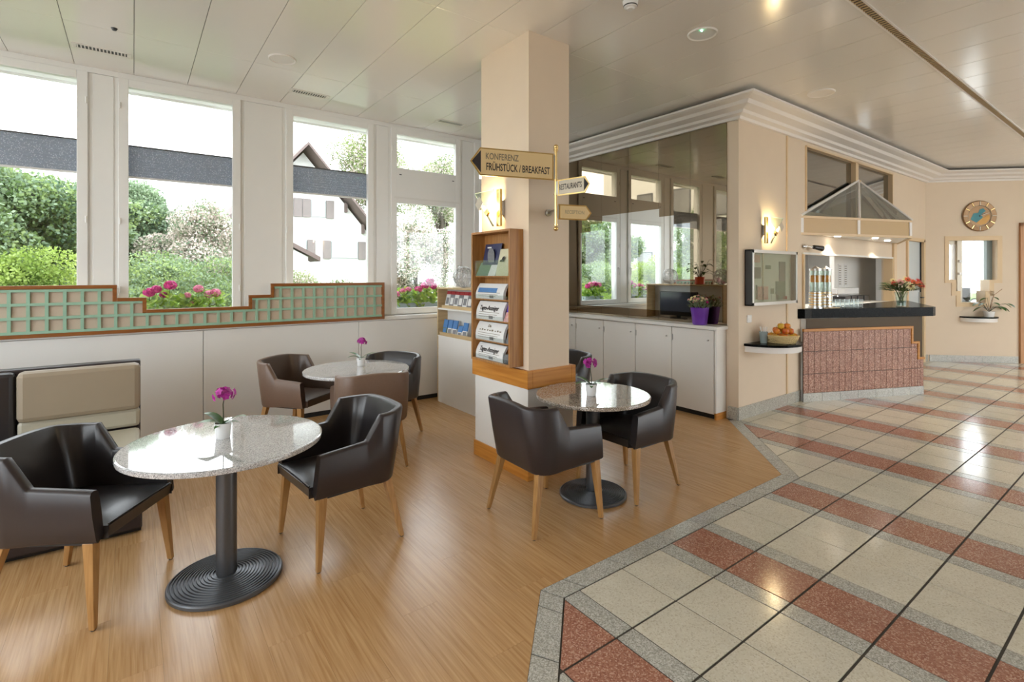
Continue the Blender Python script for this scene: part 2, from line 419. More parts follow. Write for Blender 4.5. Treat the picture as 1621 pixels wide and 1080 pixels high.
# border tiles, on the three sides of the parquet peninsula
def border(p_out, p_in, q_out, q_in, cuts):
    L = (Vector(q_out) - Vector(p_out)).length
    for a, b_ in zip(cuts[:-1], cuts[1:]):
        f = lambda P, Q, t: tuple(Vector(P).lerp(Vector(Q), t))
        e = .0045 / L
        tiles.append(('tile_grey', [f(p_out, q_out, a + e), f(p_out, q_out, b_ - e), f(p_in, q_in, b_ - e), f(p_in, q_in, a + e)]))
bo1, bi1 = (1.681, 2.014), (1.733, 1.900)
bo2, bi2 = (4.220, 2.014), (4.268, 1.900)
L1 = 2.54
xs = [1.681, 1.833, 2.165, 2.490, 2.606, 2.925, 3.036, 3.360, 3.687, 3.803, 4.122, 4.220]
border(bo1, bi1, bo2, bi2, [(x - 1.681) / (4.220 - 1.681) for x in xs])
border(bo2, bi2, (5.318, 3.1125), (5.435, 3.065), [0, .22, .46, .72, 1])
bo3, bi3 = (-.419, -.086), (-.31, -.15)
border(bo1, bi1, bo3, bi3, [0, .042] + [.042 + .108 * k for k in range(1, 9)] + [1])
def tsize(p):
    cx = sum(q[0] for q in p) / len(p); cy = sum(q[1] for q in p) / len(p); d = camdepth(cx, cy)
    return area(p) / d ** 3 if in_view(cx, cy) and d > .8 else 0
tiles.sort(key=lambda t: -tsize(t[1]))
for mt, p in tiles[:290]: MB().prism(p, -.012, 0).build('tile', mt, fl, bevel=0)
rest = {}
for mt, p in tiles[290:]: rest.setdefault(mt, MB()).prism(p, -.012, 0)
for mt, b_ in rest.items(): b_.build('tile_field', mt, fl, kind='stuff')
# parquet planks run along Y
PW, PL = .185, 1.25
planks = []
k = 0
x = XW
while x < 5.45:
    off = (k * .47) % PL; y = -1.0 - off
    while y < YN:
        rect = [(x + .0003, y + .0003), (x + PW - .0003, y + .0003), (x + PW - .0003, y + PL - .0003), (x + .0003, y + PL - .0003)]
        parts = []
        a = clip(clip(clip(rect, 0, -1, -2.0165), 1, -1, 2.203), 1, 0, 5.42)
        if area(a) > 1e-4: parts.append(a)
        c = clip(rect, 0, 1, 2.0165); c = clip(c, 1, -1, -.336) if len(c) > 2 else []
        if area(c) > 1e-4: parts.append(c)
        if parts: planks.append(parts)
        y += PL
    x += PW; k += 1
def psize(ps):
    p = max(ps, key=area); return tsize(p)
planks.sort(key=lambda ps: -psize(ps))
for ps in planks[:270]:
    mb = MB()
    for p in ps: mb.prism(p, -.010, -.0005)
    mb.build('plank', 'plank', fl)
mb = MB()
for ps in planks[270:]:
    for p in ps: mb.prism(p, -.010, -.0005)
if mb.v: mb.build('plank_field', 'plank', fl, kind='stuff')

# ================================================================== CEILING
ce = struct(thing('ceiling', (0, 0, ZC)))
MB().box(XW, XE, YS, YN + .2, ZC + .02, ZC + .12).build('ceiling_slab', 'dark', ce)
SEAM = [YN, 5.10, 3.265, 1.43, -.405, -2.24, YS]
for i in range(-9, 34):
    x0 = .004 + .4355 * i
    for a, b_ in zip(SEAM[:-1], SEAM[1:]):
        MB().box(max(XW, x0 + .002), min(XE, x0 + .4335), b_ + .0012, a - .0012, ZC, ZC + .02).build('panel', 'ceil', ce, bevel=.0015)

# ================================================================== WINDOW WALL
wn = struct(thing('wall_north', (1, YN, 0)))
WIN = [(-2.76, -1.89), (-1.30, -.416), (-.037, .845), (1.454, 2.324), (2.707, 3.572), (3.958, 4.808)]  # first one lies out of view, added to let in daylight
FR = .078
ZS, ZT = 1.115, 3.495
holes = [(a - FR, b_ + FR) for a, b_ in WIN]
edges = [XW] + [e for h in holes for e in h] + [5.75]
mb = MB()
mb.box(XW, 5.75, YN, 6.30, ZT, ZC + .1)
mb.box(XW, 5.75, YN + .02, 6.30, -.1, ZS)
mb.build('masonry', 'sash', wn)
for a, b_ in zip(edges[::2], edges[1::2]):
    MB().box(a, b_, YN + .012, 6.30, ZS, ZT).build('pier', 'sash', wn)
    if b_ - a > .2:
        MB().box(a + .035, b_ - .035, YN + .002, YN + .02, ZS + .01, ZT - .005).build('pier_board', 'sash', wn, bevel=.003)
# wainscot boards with joints
wb = [XW, -2.632, -1.032, .568, 2.169, 3.768, 5.40]
for a, b_ in zip(wb[:-1], wb[1:]):
    MB().box(a + .0025, b_ - .0025, 6.0, YN + .02, .055, 1.055).build('wainscot_board', 'panel', wn, bevel=.002)
MB().box(XW, 5.40, 6.015, YN + .02, 0, .055).build('recess', 'dark', wn)
MB().box(XW, 5.40, 5.985, YN + .10, 1.06, 1.105).build('window_board', 'sash', wn, bevel=.004)
# windows
for wi, (a, b_) in enumerate(WIN):
    wd = struct(thing('window_%d' % (wi + 1), ((a + b_) / 2, YN, ZS)))
    y0, y1 = YN - .012, YN + .05
    ztop = 3.42; zb = 1.19
    A, B = a - FR, b_ + FR
    MB().box(A, a, y0, y1, ZS, ZT).build('jamb', 'sash', wd, bevel=.004)
    MB().box(b_, B, y0, y1, ZS, ZT).build('jamb', 'sash', wd, bevel=.004)
    MB().box(a, b_, y0, y1, ztop, ZT).build('head_rail', 'sash', wd, bevel=.004)
    MB().box(a, b_, y0, y1, ZS, zb).build('bottom_rail', 'sash', wd, bevel=.004)
    for xx in (A + .012, B - .012):
        for zz in (1.45, 2.1, 3.2):
            MB().tube([(xx, y0 - .006, zz), (xx, y0 - .006, zz + .06)], .007, 8).build('hinge', 'sash', wd, smooth=40)
    if wi < 4:
        MB().box(a, b_, YN + .018, YN + .024, zb, ztop).build('pane', 'glass', wd)
    else:
        MB().box(a, b_, y0, y1, 2.545, 2.99).build('transom_panel', 'sash', wd, bevel=.004)
        MB().box(a - .04, b_ + .04, y0 - .006, y0, 2.60, 2.62).build('transom_groove', 'panel', wd)
        MB().box(a, b_, YN + .018, YN + .024, zb, 2.545).build('pane', 'glass', wd)
        MB().box(a, b_, YN + .018, YN + .024, 2.99, ztop).build('pane', 'glass', wd)
        hx = b_ + .035 if wi == 4 else a - .035
        MB().tube([(hx, y0 - .03, 1.62), (hx, y0 - .03, 1.74)], .009, 8).build('handle', 'steel', wd, smooth=40)
        MB().tube([(hx, y0, 1.74), (hx, y0 - .03, 1.74)], .008, 8).build('handle_neck', 'steel', wd, smooth=40)
        for xx in (a + .03, b_ - .06):
            MB().box(xx, xx + .03, y0 - .004, y0, 2.90, 2.91).build('latch', 'darkgrey', wd)
# outside ledge and eaves
eav = struct(thing('trim_1', (1, 6.5, 3.40)))
MB().box(XW - .5, 5.8, 6.28, 6.46, 3.47, 3.58).build('soffit', 'housewall', eav)
MB().box(XW - .5, 5.8, 6.45, 6.48, 3.45, 3.60).build('fascia', 'sash', eav)
led = struct(thing('trim_2', (1, 6.5, 1.1)))
MB().box(XW, 5.75, 6.28, 6.56, 1.04, 1.11).build('outer_ledge', 'zinc', led)
# blinds
for wi, nm in ((0, None), (1, 'leftmost window'), (2, 'second window from the left'), (3, 'window with the house behind')):
    if nm is None: continue
    a, b_ = WIN[wi]
    t = thing('window_blind', ((a + b_) / 2, YN + .06, 2.56), 'grey woven blind band hanging across the ' + nm, 'blind', 'grey window blinds')
    mb = MB(); n = 10
    for q in range(n):
        z0, z1 = 2.575 + q * (.29 / n), 2.575 + (q + 1) * (.29 / n)
        yc = YN + .062
        mb.add([(a - .02, yc, z0), (b_ + .02, yc, z0), (b_ + .02, yc - .007, (z0 + z1) / 2), (a - .02, yc - .007, (z0 + z1) / 2), (b_ + .02, yc, z1), (a - .02, yc, z1),
                (a - .02, yc + .004, z0), (b_ + .02, yc + .004, z0), (b_ + .02, yc + .011, (z0 + z1) / 2), (a - .02, yc + .011, (z0 + z1) / 2), (b_ + .02, yc + .004, z1), (a - .02, yc + .004, z1)],
               [(0, 1, 2, 3), (3, 2, 4, 5), (9, 8, 7, 6), (11, 10, 8, 9), (0, 3, 9, 6), (3, 5, 11, 9), (1, 7, 8, 2), (2, 8, 10, 4)])
    mb.build('fabric', 'blind', t)
    MB().box(a - .02, b_ + .02, YN + .052, YN + .075, 2.558, 2.575).build('bottom_bar', 'sash', t)
    MB().box(a - .02, b_ + .02, YN + .052, YN + .075, 2.865, 2.877).build('top_bar', 'darkgrey', t)

# ---------------------------------------------------------------- stepped lattice panel
lat = thing('lattice_panel', (.5, 5.99, 1.07), 'stepped mint green lattice panel in brown frame below the windows', 'panel')
steps = [(-3.2, -.123, 1.525), (-.123, .101, 1.404), (.101, .977, 1.288), (.977, 1.192, 1.404), (1.192, 2.479, 1.525)]
ZB = 1.075
def topz(x):
    for a, b_, z in steps:
        if a <= x <= b_: return z
    return 0
outl = [(-3.2, ZB)]
for a, b_, z in steps: outl += [(a, z), (b_, z)]
outl += [(2.479, ZB)]
MB().slab([(p[0], 6.0, p[1]) for p in outl], (0, -.012, 0)).build('backing', 'pinkback', lat)
W = .032
f0, f1 = 5.962, 5.990
def fbar(x0, x1, z0, z1): MB().box(x0, x1, f0, f1, z0, z1).build('frame_bar', 'brownwood', lat, bevel=.003)
fbar(-3.2, 2.479, ZB, ZB + W)
for i, (a, b_, z) in enumerate(steps):
    l = steps[i - 1][2] if i else 0; rr = steps[i + 1][2] if i < 4 else 0
    fbar(a - (W if l > z else 0), b_ + (W if rr > z else 0), z - W, z) if False else fbar(a, b_, z - W, z)
    if i < 4:
        hi = max(z, rr); lo = min(z, rr)
        xx = (b_ - W, b_) if z > rr else (b_, b_ + W)
        fbar(xx[0], xx[1], lo - W, hi - W)
fbar(2.479 - W, 2.479, ZB + W, 1.525 - W)
px = .1185
s0, s1 = 5.970, 5.988
SW = .024
xk = -.25 - px * 25
ix = 0
while xk < 2.44:
    if xk > -1.75:
        tz = min(topz(xk - SW / 2), topz(xk + SW / 2)) - W
        MB().box(xk - SW / 2, xk + SW / 2, s0, s1, ZB + W, tz).build('slat', 'green', lat)
    xk += px
for zz, segs in ((1.120, [(-1.75, 2.447)]), (1.243, [(-1.75, 2.447)]), (1.362, [(-1.75, .069), (1.009, 2.447)]), (1.481, [(-1.75, -.155), (1.224, 2.447)])):
    for a, b_ in segs: MB().box(a, b_, s0 - .001, s1 - .001, zz - SW / 2, zz + SW / 2).build('slat', 'green', lat)
MB().box(-3.2, -1.76, 5.975, 5.989, 1.11, 1.49).build('plain_end', 'green', lat)

# ================================================================== OTHER WALLS
ww = struct(thing('wall_west', (XW, 0, 0)))
MB().box(XW - .2, XW, YS, 6.3, -.1, .85).box(XW - .2, XW, YS, 6.3, 3.35, ZC + .1).box(XW - .2, XW, YS, -2.4, .85, 3.35).box(XW - .2, XW, 5.6, 6.3, .85, 3.35).build('plaster', 'cream', ww)
for yy in (-1.2, .4, 2.0, 3.6): MB().box(XW - .15, XW - .03, yy, yy + .12, .85, 3.35).build('mullion', 'sash', ww)  # glazed opening added in this unseen wall for daylight from the left
wsou = struct(thing('wall_south', (5, YS, 0)))
MB().box(13.0, XE, YS - .25, YS, .12, 3.2).box(XW, 6.5, YS - .25, YS, .12, 3.2).build('plaster', 'cream', wsou)
mb = MB().box(XW, XE, YS - .25, YS, 3.2, ZC + .1).box(XW, XE, YS - .25, YS, -.1, .12)
x = XW
mb.build('lintel_and_plinth', 'cream', wsou)
for i in range(5):
    xx = 6.4 + i * 1.62
    MB().box(xx, xx + .12, YS - .2, YS, .12, 3.2).build('mullion', 'sash', wsou)  # unseen glazing, added and placed to light the bar side
weast = struct(thing('wall_east', (XE, -1, 0)))
MB().box(XE, XE + .2, YS, .5, 2.7, ZC + .1).box(XE, XE + .2, YS, .5, -.1, .05).box(XE, XE + .2, -3.3, .5, .05, 2.7).build('plaster', 'cream', weast)
for yy in (-5.0, -3.4):
    MB().box(XE, XE + .1, yy, yy + .1, .05, 2.7).build('mullion', 'sash', weast)  # small opening added out of view for extra daylight

# mirror wall (X = 5.40) and bar wall (Y = 3.05)
wm = struct(thing('wall_mirror', (5.45, 4.6, 0)))
MB().prism([(5.405, 3.05), (5.405, 6.12), (5.75, 6.12), (5.75, 3.32), (6.0, 3.32), (6.0, 3.05)], -.1, ZC + .03).build('masonry', 'cream', wm)
# bronze mirror sheets with vertical joints
MY0, MY1, MZ0, MZ1 = 3.185, 6.0, 1.042, 3.35
mirror = thing('wall_mirror_panel', (5.40, 4.6, MZ0), 'bronze tinted wall mirror with stepped clear centre above white cabinets', 'mirror')
joints = [MY0, 3.66, 4.117, 4.615, 5.117, 5.60, MY1]
for a, b_ in zip(joints[:-1], joints[1:]):
    MB().box(5.396, 5.4045, a + .001, b_ - .001, MZ0, MZ1).build('mirror_sheet', 'mirror_br', mirror)
# stepped clear mirror
clear = [(5.535, 1.165), (3.658, 1.165), (3.658, 2.247), (3.886, 2.247), (3.886, 2.358), (4.109, 2.358), (4.109, 2.462), (5.093, 2.462), (5.093, 2.358), (5.326, 2.358), (5.326, 2.247), (5.535, 2.247)]
MB().slab([(5.3955, y, z) for y, z in clear], (-.0015, 0, 0)).build('clear_mirror', 'mirror_cl', mirror)
# low cabinets
ctop = thing('worktop', (5.29, 4.6, 1.0), 'white worktop along the bronze mirror carrying a purple flower pot', 'worktop')
MB().box(5.165, 5.394, 3.165, 6.0, 1.003, 1.04).build('slab', 'white', ctop, bevel=.003)
cj = [3.216, 3.772, 4.325, 4.880, 5.430, 5.98]
ordn = ['nearest the wall corner', 'second from the wall corner', 'third from the wall corner', 'fourth from the wall corner', 'partly behind the pillar']
for i, (a, b_) in enumerate(zip(cj[:-1], cj[1:])):
    t = thing('wall_cabinet', (5.29, (a + b_) / 2, 0), 'white cupboard under the mirror, ' + ordn[i], 'cabinet', 'white cupboards under the mirror')
    MB().box(5.21, 5.39, a + .001, b_ - .001, .06, 1.0).build('carcass', 'white', t)
    MB().box(5.23, 5.39, a + .001, b_ - .001, 0, .06).build('plinth', 'black', t)
    d = MB().box(5.19, 5.208, a + .004, b_ - .004, .06, .995).build('door', 'white', t, bevel=.002)
    MB().tube([(5.19, a + .07, .88), (5.172, a + .07, .88)], [.007, .010], 10).build('knob', 'steel', d, smooth=50)
    MB().box(5.184, 5.19, b_ - .018, b_ - .006, .84, .91).build('hinge', 'steel', d)
t = thing('end_panel', (5.29, 3.2, 0), 'white cabinet end panel with wooden foot beside the wall corner', 'panel')
MB().box(5.195, 5.394, 3.193, 3.213, .075, 1.0).build('board', 'white', t)
MB().box(5.195, 5.394, 3.190, 3.213, 0, .075).build('foot', 'bandwood', t)

wbar = struct(thing('wall_bar', (8.5, 3.05, 0)))
mb = MB()
mb.box(6.0, 6.93, 3.05, 3.32, -.1, ZC + .03)                       # left of hatch
mb.box(6.93, 10.17, 3.05, 3.32, -.1, 1.05)                         # below hatch
mb.box(6.93, 10.17, 3.05, 3.14, 1.885, 2.45)                       # header
mb.box(6.93, 7.023, 3.05, 3.20, 2.45, ZC + .03)
mb.box(10.17, 10.84, 3.05, 3.2, -.1, ZC + .03)
mb.box(7.023, 10.19, 3.05, 3.2, 3.30, ZC + .03)
mb.box(10.84, 11.81, 3.05, 3.2, 2.26, ZC + .03)
mb.box(11.81, 12.2, 3.05, 3.2, -.1, ZC + .03)
mb.build('plaster', 'cream', wbar)
MB().box(6.50, 6.53, 3.038, 3.05, .14, 3.36).build('corner_bead', 'cream2', wbar, bevel=.003)
MB().box(6.93, 6.97, 3.03, 3.16, 1.05, 1.885).build('hatch_jamb', 'cream2', wbar)
MB().box(10.13, 10.17, 3.03, 3.16, 1.05, 1.885).build('hatch_jamb', 'cream2', wbar)
MB().box(6.93, 10.17, 3.03, 3.05, 1.885, 1.91).build('hatch_head', 'white', wbar)
MB().box(10.17, 10.30, 3.02, 3.05, 0, 2.3).build('hatch_post', 'cream2', wbar)
# high dark glazing over the bar
up = struct(thing('window_7', (8.6, 3.1, 2.45)))
for a, b_ in ((7.04, 8.62), (8.72, 10.17)):
    MB().box(a, b_, 3.10, 3.106, 2.45, 3.285).build('pane', 'mirror_gr', up)
for a, b_ in ((7.016, 7.04), (8.62, 8.72), (10.15, 10.18)):
    MB().box(a, b_, 3.035, 3.11, 2.45, 3.30).build('mullion', 'cream2', up)
MB().box(7.023, 10.19, 3.035, 3.11, 3.285, 3.305).build('head_rail', 'cream2', up)
# door beside the bar
dr = struct(thing('door_1', (11.3, 3.1, 0)))
MB().box(10.90, 11.70, 3.08, 3.12, .01, 2.22).build('leaf', 'door', dr)
MB().box(10.84, 10.90, 3.02, 3.16, 0, 2.26).build('jamb', 'cream2', dr)
MB().box(11.72, 11.81, 3.02, 3.16, 0, 2.26).build('jamb', 'cream2', dr)
MB().box(10.84, 11.81, 3.02, 3.16, 2.22, 2.28).build('head', 'cream2', dr)
MB().box(11.70, 11.72, 3.06, 3.10, .01, 2.22).build('edge_strip', 'black', dr)
MB().box(11.62, 11.70, 3.06, 3.08, 1.02, 1.30).build('lock_plate', 'steel', dr)
MB().tube([(11.66, 3.06, 1.2), (11.66, 3.01, 1.2), (11.55, 3.01, 1.2)], .011, 8).build('handle', 'darkgrey', dr, smooth=40)
# diagonal far wall: plane x+y = 14.97, u along (1,-1)/sqrt2 from (11.95, 3.02)
SQ = math.sqrt(.5)
def dg(u, z, off=0): return (11.95 + u * SQ - off * SQ, 3.02 - u * SQ - off * SQ, z)
wd_ = struct(thing('wall_diagonal', dg(.7, 0)))
def dslab(poly, t0, t1): return MB().slab([dg(u, z, t0) for u, z in poly], (Vector(dg(0, 0, t1)) - Vector(dg(0, 0, t0))))
# wall with a stepped opening, built from pieces
inner = [(.35, 2.256), (1.15, 2.256), (1.15, 1.526), (1.019, 1.526), (1.019, 1.316), (.95, 1.316), (.95, 1.105), (.613, 1.105), (.54, 1.105), (.54, 1.316), (.466, 1.316), (.466, 1.526), (.35, 1.526)]
mb = MB()
def dbox(mb, u0, u1, z0, z1, t0, t1):
    return mb.slab([dg(u0, z0, t0), dg(u1, z0, t0), dg(u1, z1, t0), dg(u0, z1, t0)], Vector(dg(0, 0, t1)) - Vector(dg(0, 0, t0)))
for q in ((-.3, .35, -.1, 3.6), (1.15, 1.50, -.1, 3.6), (.35, 1.15, 2.256, 3.6), (.35, 1.15, -.1, 1.105), (.35, .466, 1.105, 1.526), (.466, .54, 1.105, 1.316), (1.019, 1.15, 1.105, 1.526), (.95, 1.019, 1.105, 1.316)):
    dbox(mb, *q, 0, -.22)
mb.build('plaster', 'cream', wd_)
w8 = struct(thing('window_8', dg(.75, 1.0)))
outer = [(.281, 2.335), (1.225, 2.335), (1.225, 1.467), (1.09, 1.467), (1.09, 1.232), (1.02, 1.232), (1.02, 1.025), (.47, 1.025), (.47, 1.232), (.392, 1.232), (.392, 1.467), (.281, 1.467)]
for q in ((.281, 1.225, 2.256, 2.335), (.281, .35, 1.467, 2.256), (1.15, 1.225, 1.467, 2.256), (.35, .466, 1.467, 1.526), (.392, .466, 1.232, 1.467), (1.019, 1.15, 1.467, 1.526), (1.019, 1.09, 1.232, 1.467), (.466, .54, 1.232, 1.316), (.47, .54, 1.025, 1.232), (.95, 1.02, 1.025, 1.232), (.95, 1.09, 1.232, 1.316), (.54, .95, 1.025, 1.105)):
    dbox(MB(), *q, .012, 0).build('stepped_frame', 'cream2', w8)
dbox(MB(), .53, .612, 1.105, 2.256, -.06, -.14).build('mullion', 'goldpale', w8)
dbox(MB(), .33, .53, 2.19, 2.27, -.10, -.16).build('sash_rail', 'goldpale', w8)
dbox(MB(), .47, .53, 1.3, 2.19, -.10, -.16).build('sash_stile', 'sash', w8)
dbox(MB(), 1.06, 1.16, 1.5, 2.27, -.12, -.2).build('reveal_board', 'zinc', w8)
dbox(MB(), .33, 1.17, 1.09, 2.27, -.15, -.155).build('pane', 'glass', w8)
for z in (1.62, 1.85): dbox(MB(), .55, .60, z, z + .04, -.03, -.06).build('catch', 'sash', w8)
dbb = thing('parapet_box', dg(.78, .95, -.35), 'dark box standing behind the stepped window by the clock', 'box')
dbox(MB(), .61, .91, .95, 1.36, -.30, -.42).build('body', 'darkgrey', dbb, bevel=.006)
dbox(MB(), .60, .92, 1.36, 1.375, -.29, -.43).build('lid', 'black', dbb, bevel=.003)
# wooden door at the far right
d2 = struct(thing('door_2', dg(1.9, 0)))
dbox(MB(), 1.50, 1.60, 0, 2.57, .04, -.2).build('jamb', 'doorwood', d2)
dbox(MB(), 1.60, 2.5, .02, 2.48, -.02, -.03).build('glass_leaf', 'glass', d2)
for q in ((1.60, 1.70, .02, 2.48), (2.40, 2.5, .02, 2.48), (1.70, 2.40, .02, .14), (1.70, 2.40, 2.36, 2.48)): dbox(MB(), *q, -.005, -.05).build('leaf_rail', 'doorwood', d2)
dbox(MB(), 1.50, 2.6, 2.5, 2.57, .04, -.2).build('head', 'doorwood', d2)
dbox(MB(), 1.50, 2.5, 2.57, 3.6, 0, -.2).build('lintel', 'cream', d2)
dbox(MB(), 2.5, 3.8, -.1, 3.6, 0, -.2).build('side_wall', 'cream', d2)

# ---------------------------------------------------------------- crown moulding
crown = struct(thing('trim_3', (5.4, 3.05, 3.35)))
prof = [(0, 3.345), (.035, 3.345), (.05, 3.372), (.11, 3.384), (.13, 3.41), (.23, 3.432), (.26, 3.462), (.34, 3.474), (.372, 3.486), (.372, 3.506), (.0, 3.506)]
def crown_pts(o):
    k = math.tan(R(22.5))
    return [(5.4 - o, 6.1), (5.4 - o, 3.05 - o), (11.95 - o * k, 3.05 - o), (11.95 - o * k + 3.0 * SQ, 3.05 - o - 3.0 * SQ)]
rings = [crown_pts(o) for o, z in prof]
names = ['moulding', 'moulding', 'moulding']
for sgm in range(3):
    mb = MB(); n = len(prof)
    vs = [(rings[i][sgm + e][0], rings[i][sgm + e][1], prof[i][1]) for e in (0, 1) for i in range(n)]
    mb.add(vs, [(i, i + 1, i + 1 + n, i + n) for i in range(n - 1)] + [tuple(range(n)), tuple(range(n, 2 * n))[::-1]])
    mb.build('moulding', 'crown', crown)
# ---------------------------------------------------------------- tiled skirting
bb = struct(thing('baseboard_bar', (6.2, 3.04, 0)))
def skirt(p, q, n, h=.14, th=.012):
    p, q = Vector(p), Vector(q); d = (q - p) / n; nr = Vector((d.y, -d.x)).normalized() * th
    for i in range(n):
        a, b_ = p + d * i + d.normalized() * .001, p + d * (i + 1) - d.normalized() * .001
        MB().prism([tuple(a), tuple(b_), tuple(b_ + nr), tuple(a + nr)], 0, h).build('tile', 'tile_grey', bb)
skirt((5.39, 3.165), (5.39, 3.05), 1)
skirt((5.39, 3.05), (6.51, 3.05), 5); skirt((6.51, 3.05), (6.91, 3.05), 2)
skirt((11.81, 3.05), (11.95, 3.03), 1, .12)
skirt(dg(.02, 0)[:2], dg(1.49, 0)[:2], 5, .12)

# ================================================================== PILLAR
pl = struct(thing('wall_pillar', (2.7, 3.5, 0)))
MB().box(2.50, 2.93, 3.145, 3.826, .86, ZC + .03).build('shaft', 'cream', pl)
MB().box(2.482, 2.965, 3.132, 3.90, 0, .74).build('lower_cladding', 'white', pl, bevel=.004)
def ring(x0, x1, y0, y1, z0, z1, t, name, mat):
    for q in ((x0, x0 + t, y0, y1), (x1 - t, x1, y0, y1), (x0 + t, x1 - t, y0, y0 + t), (x0 + t, x1 - t, y1 - t, y1)):
        MB().box(q[0], q[1], q[2], q[3], z0, z1).build(name, mat, pl, bevel=.003)
ring(2.468, 2.983, 3.118, 3.93, .722, .864, .05, 'oak_band', 'bandwood')
ring(2.472, 2.975, 3.122, 3.91, 0, .135, .02, 'oak_skirting', 'bandwood')

# ================================================================== CHAIRS
def make_chair(shell_mat, in_mat, seat_mat):
    t = thing('armchair', (0, 0, 0), 'x', 'chair')
    # U-shaped path of the shell, front of right arm -> round the back -> front of left arm
    path = []
    xf_, xb, hw, rc = .285, -.235, .295, .125
    for x_ in (xf_, .27, .2, .12, .04, -.005, -.015, -.022, -.05, -.08, -.10, -.108): path.append((x_, -hw, 0, -1))
    for k in range(0, 9):
        a = -math.pi / 2 - (math.pi / 2) * k / 9
        path.append((xb + rc + rc * math.cos(a), -hw + rc + rc * math.sin(a), math.cos(a), math.sin(a)))
    for k in range(7): path.append((xb, (-hw + rc) + (2 * hw - 2 * rc) * k / 6, -1, 0))
    half = [p for p in path if p[1] < -1e-6]
    full = half + ([(xb, 0, -1, 0)]) + [(p[0], -p[1], p[2], -p[3]) for p in half[::-1]]
    rings_ = []
    TH = .052
    for (x, y, nx, ny) in full:
        # top height along the path
        if x > -.015: h = .628 + .020 * (xf_ - x) / .3
        elif x > -.10: h = .648 + (.788 - .648) * ((-.015 - x) / .085)
        else: h = .788 + .024 * (1 - (abs(y) / .30) ** 2)
        lean = max(0, (-x + .02) / .26) * .085         # back leans outwards towards the top
        flare = .010
        zb = .392 - .022 * max(0, (.1 - x) / .35)
        sec = []
        def pt(o, z):
            f = (z - .39) / .42
            ox = x + nx * o - max(0, -nx) * lean * max(0, f) - (lean * .45 if nx > -.5 else 0) * max(0, f) * .6
            oy = y + ny * (o + flare * f)
            # front edge of the arms slopes back
            if x > .2: ox -= (z - .39) * .11 * (x - .2) / .085
            return (ox, oy, z)
        sec.append(pt(-.012, zb)); sec.append(pt(0, zb + .014))
        sec.append(pt(0.004, (zb + h) / 2)); sec.append(pt(0, h - .016)); sec.append(pt(-.008, h - .003)); sec.append(pt(-TH * .5, h + .001)); sec.append(pt(-TH + .008, h - .003)); sec.append(pt(-TH, h - .016))
        sec.append(pt(-TH - .004, (.44 + h) / 2)); sec.append(pt(-TH, .42))
        rings_.append(sec)
    n = len(rings_[0]); mb = MB()
    for a, b_ in ((0, 6), (6, 10)):                     # outside skin, inside skin
        mb = MB(); vs = []; fs = []
        cols = list(range(a, min(b_ + (1 if a == 0 else 0), n)))
        if a == 6: cols = list(range(6, n))
        m_ = len(cols)
        for s_ in rings_: vs += [s_[c] for c in cols]
        for i in range(len(rings_) - 1):
            for k in range(m_ - 1):
                p = i * m_ + k; fs.append((p, p + m_, p + m_ + 1, p + 1))
        if a == 0:
            # closing faces of the arm fronts and the bottom
            pass
        mb.add(vs, fs)
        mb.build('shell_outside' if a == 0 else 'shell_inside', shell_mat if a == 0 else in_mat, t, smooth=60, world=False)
    for rg, fo in ((rings_[0], tuple(range(n))), (rings_[-1], tuple(range(n))[::-1])):
        MB().add(rg, [fo]).build('arm_front', in_mat, t, world=False)
    mb = MB()
    mb.prism([(.262, -.285), (-.09, -.285), (-.20, -.22), (-.225, 0), (-.20, .22), (-.09, .285), (.262, .285)], .385, .40)
    mb.build('underside', 'black', t, world=False)
    # seat cushion: domed box
    mb = MB(); nx_, ny_ = 10, 10
    X0, X1, Y0, Y1 = -.215, .302, -.243, .243
    vs = []; fs = []
    for i in range(nx_ + 1):
        for j in range(ny_ + 1):
            u, v_ = i / nx_, j / ny_
            x = X0 + (X1 - X0) * u; y = Y0 + (Y1 - Y0) * v_
            if u < .25: y *= 1 - .18 * (1 - u / .25)
            e = min(1, min(v_, 1 - v_) * 7) ; e2 = min(1, (1 - u) * 7)
            z = .447 + .018 * math.sqrt(max(0, e)) * math.sqrt(max(0, e2)) + .012 * math.sin(math.pi * v_) * math.sin(math.pi * min(1, u * .9 + .1)) + .006 * u
            vs.append((x, y, z))
    for i in range(nx_):
        for j in range(ny_):
            p = i * (ny_ + 1) + j; fs.append((p, p + ny_ + 1, p + ny_ + 2, p + 1))
    mb.add(vs, fs)
    top_f = [(i) for i in range(nx_ * (ny_ + 1), (nx_ + 1) * (ny_ + 1))]
    fr = [vs[i] for i in top_f]
    mb.add(fr + [(p[0] - .012, p[1], .394) for p in fr], [(k, k + len(fr), k + 1 + len(fr), k + 1) for k in range(len(fr) - 1)])
    for j in (0, ny_):
        sd = [vs[i * (ny_ + 1) + j] for i in range(nx_ + 1)]
        q = list(range(len(sd)))
        mb.add(sd + [(p[0], p[1], .394) for p in sd], [(k, k + 1, k + 1 + len(sd), k + len(sd)) if j == 0 else (k, k + len(sd), k + 1 + len(sd), k + 1) for k in range(len(sd) - 1)])
    mb.build('seat_cushion', seat_mat, t, smooth=50, world=False)
    mb = MB(); mb.tube([(.296, y, .452 + .006) for y in np.linspace(-.236, .236, 7)], .004, 6); mb.build('seat_piping', seat_mat, t, smooth=60, world=False)
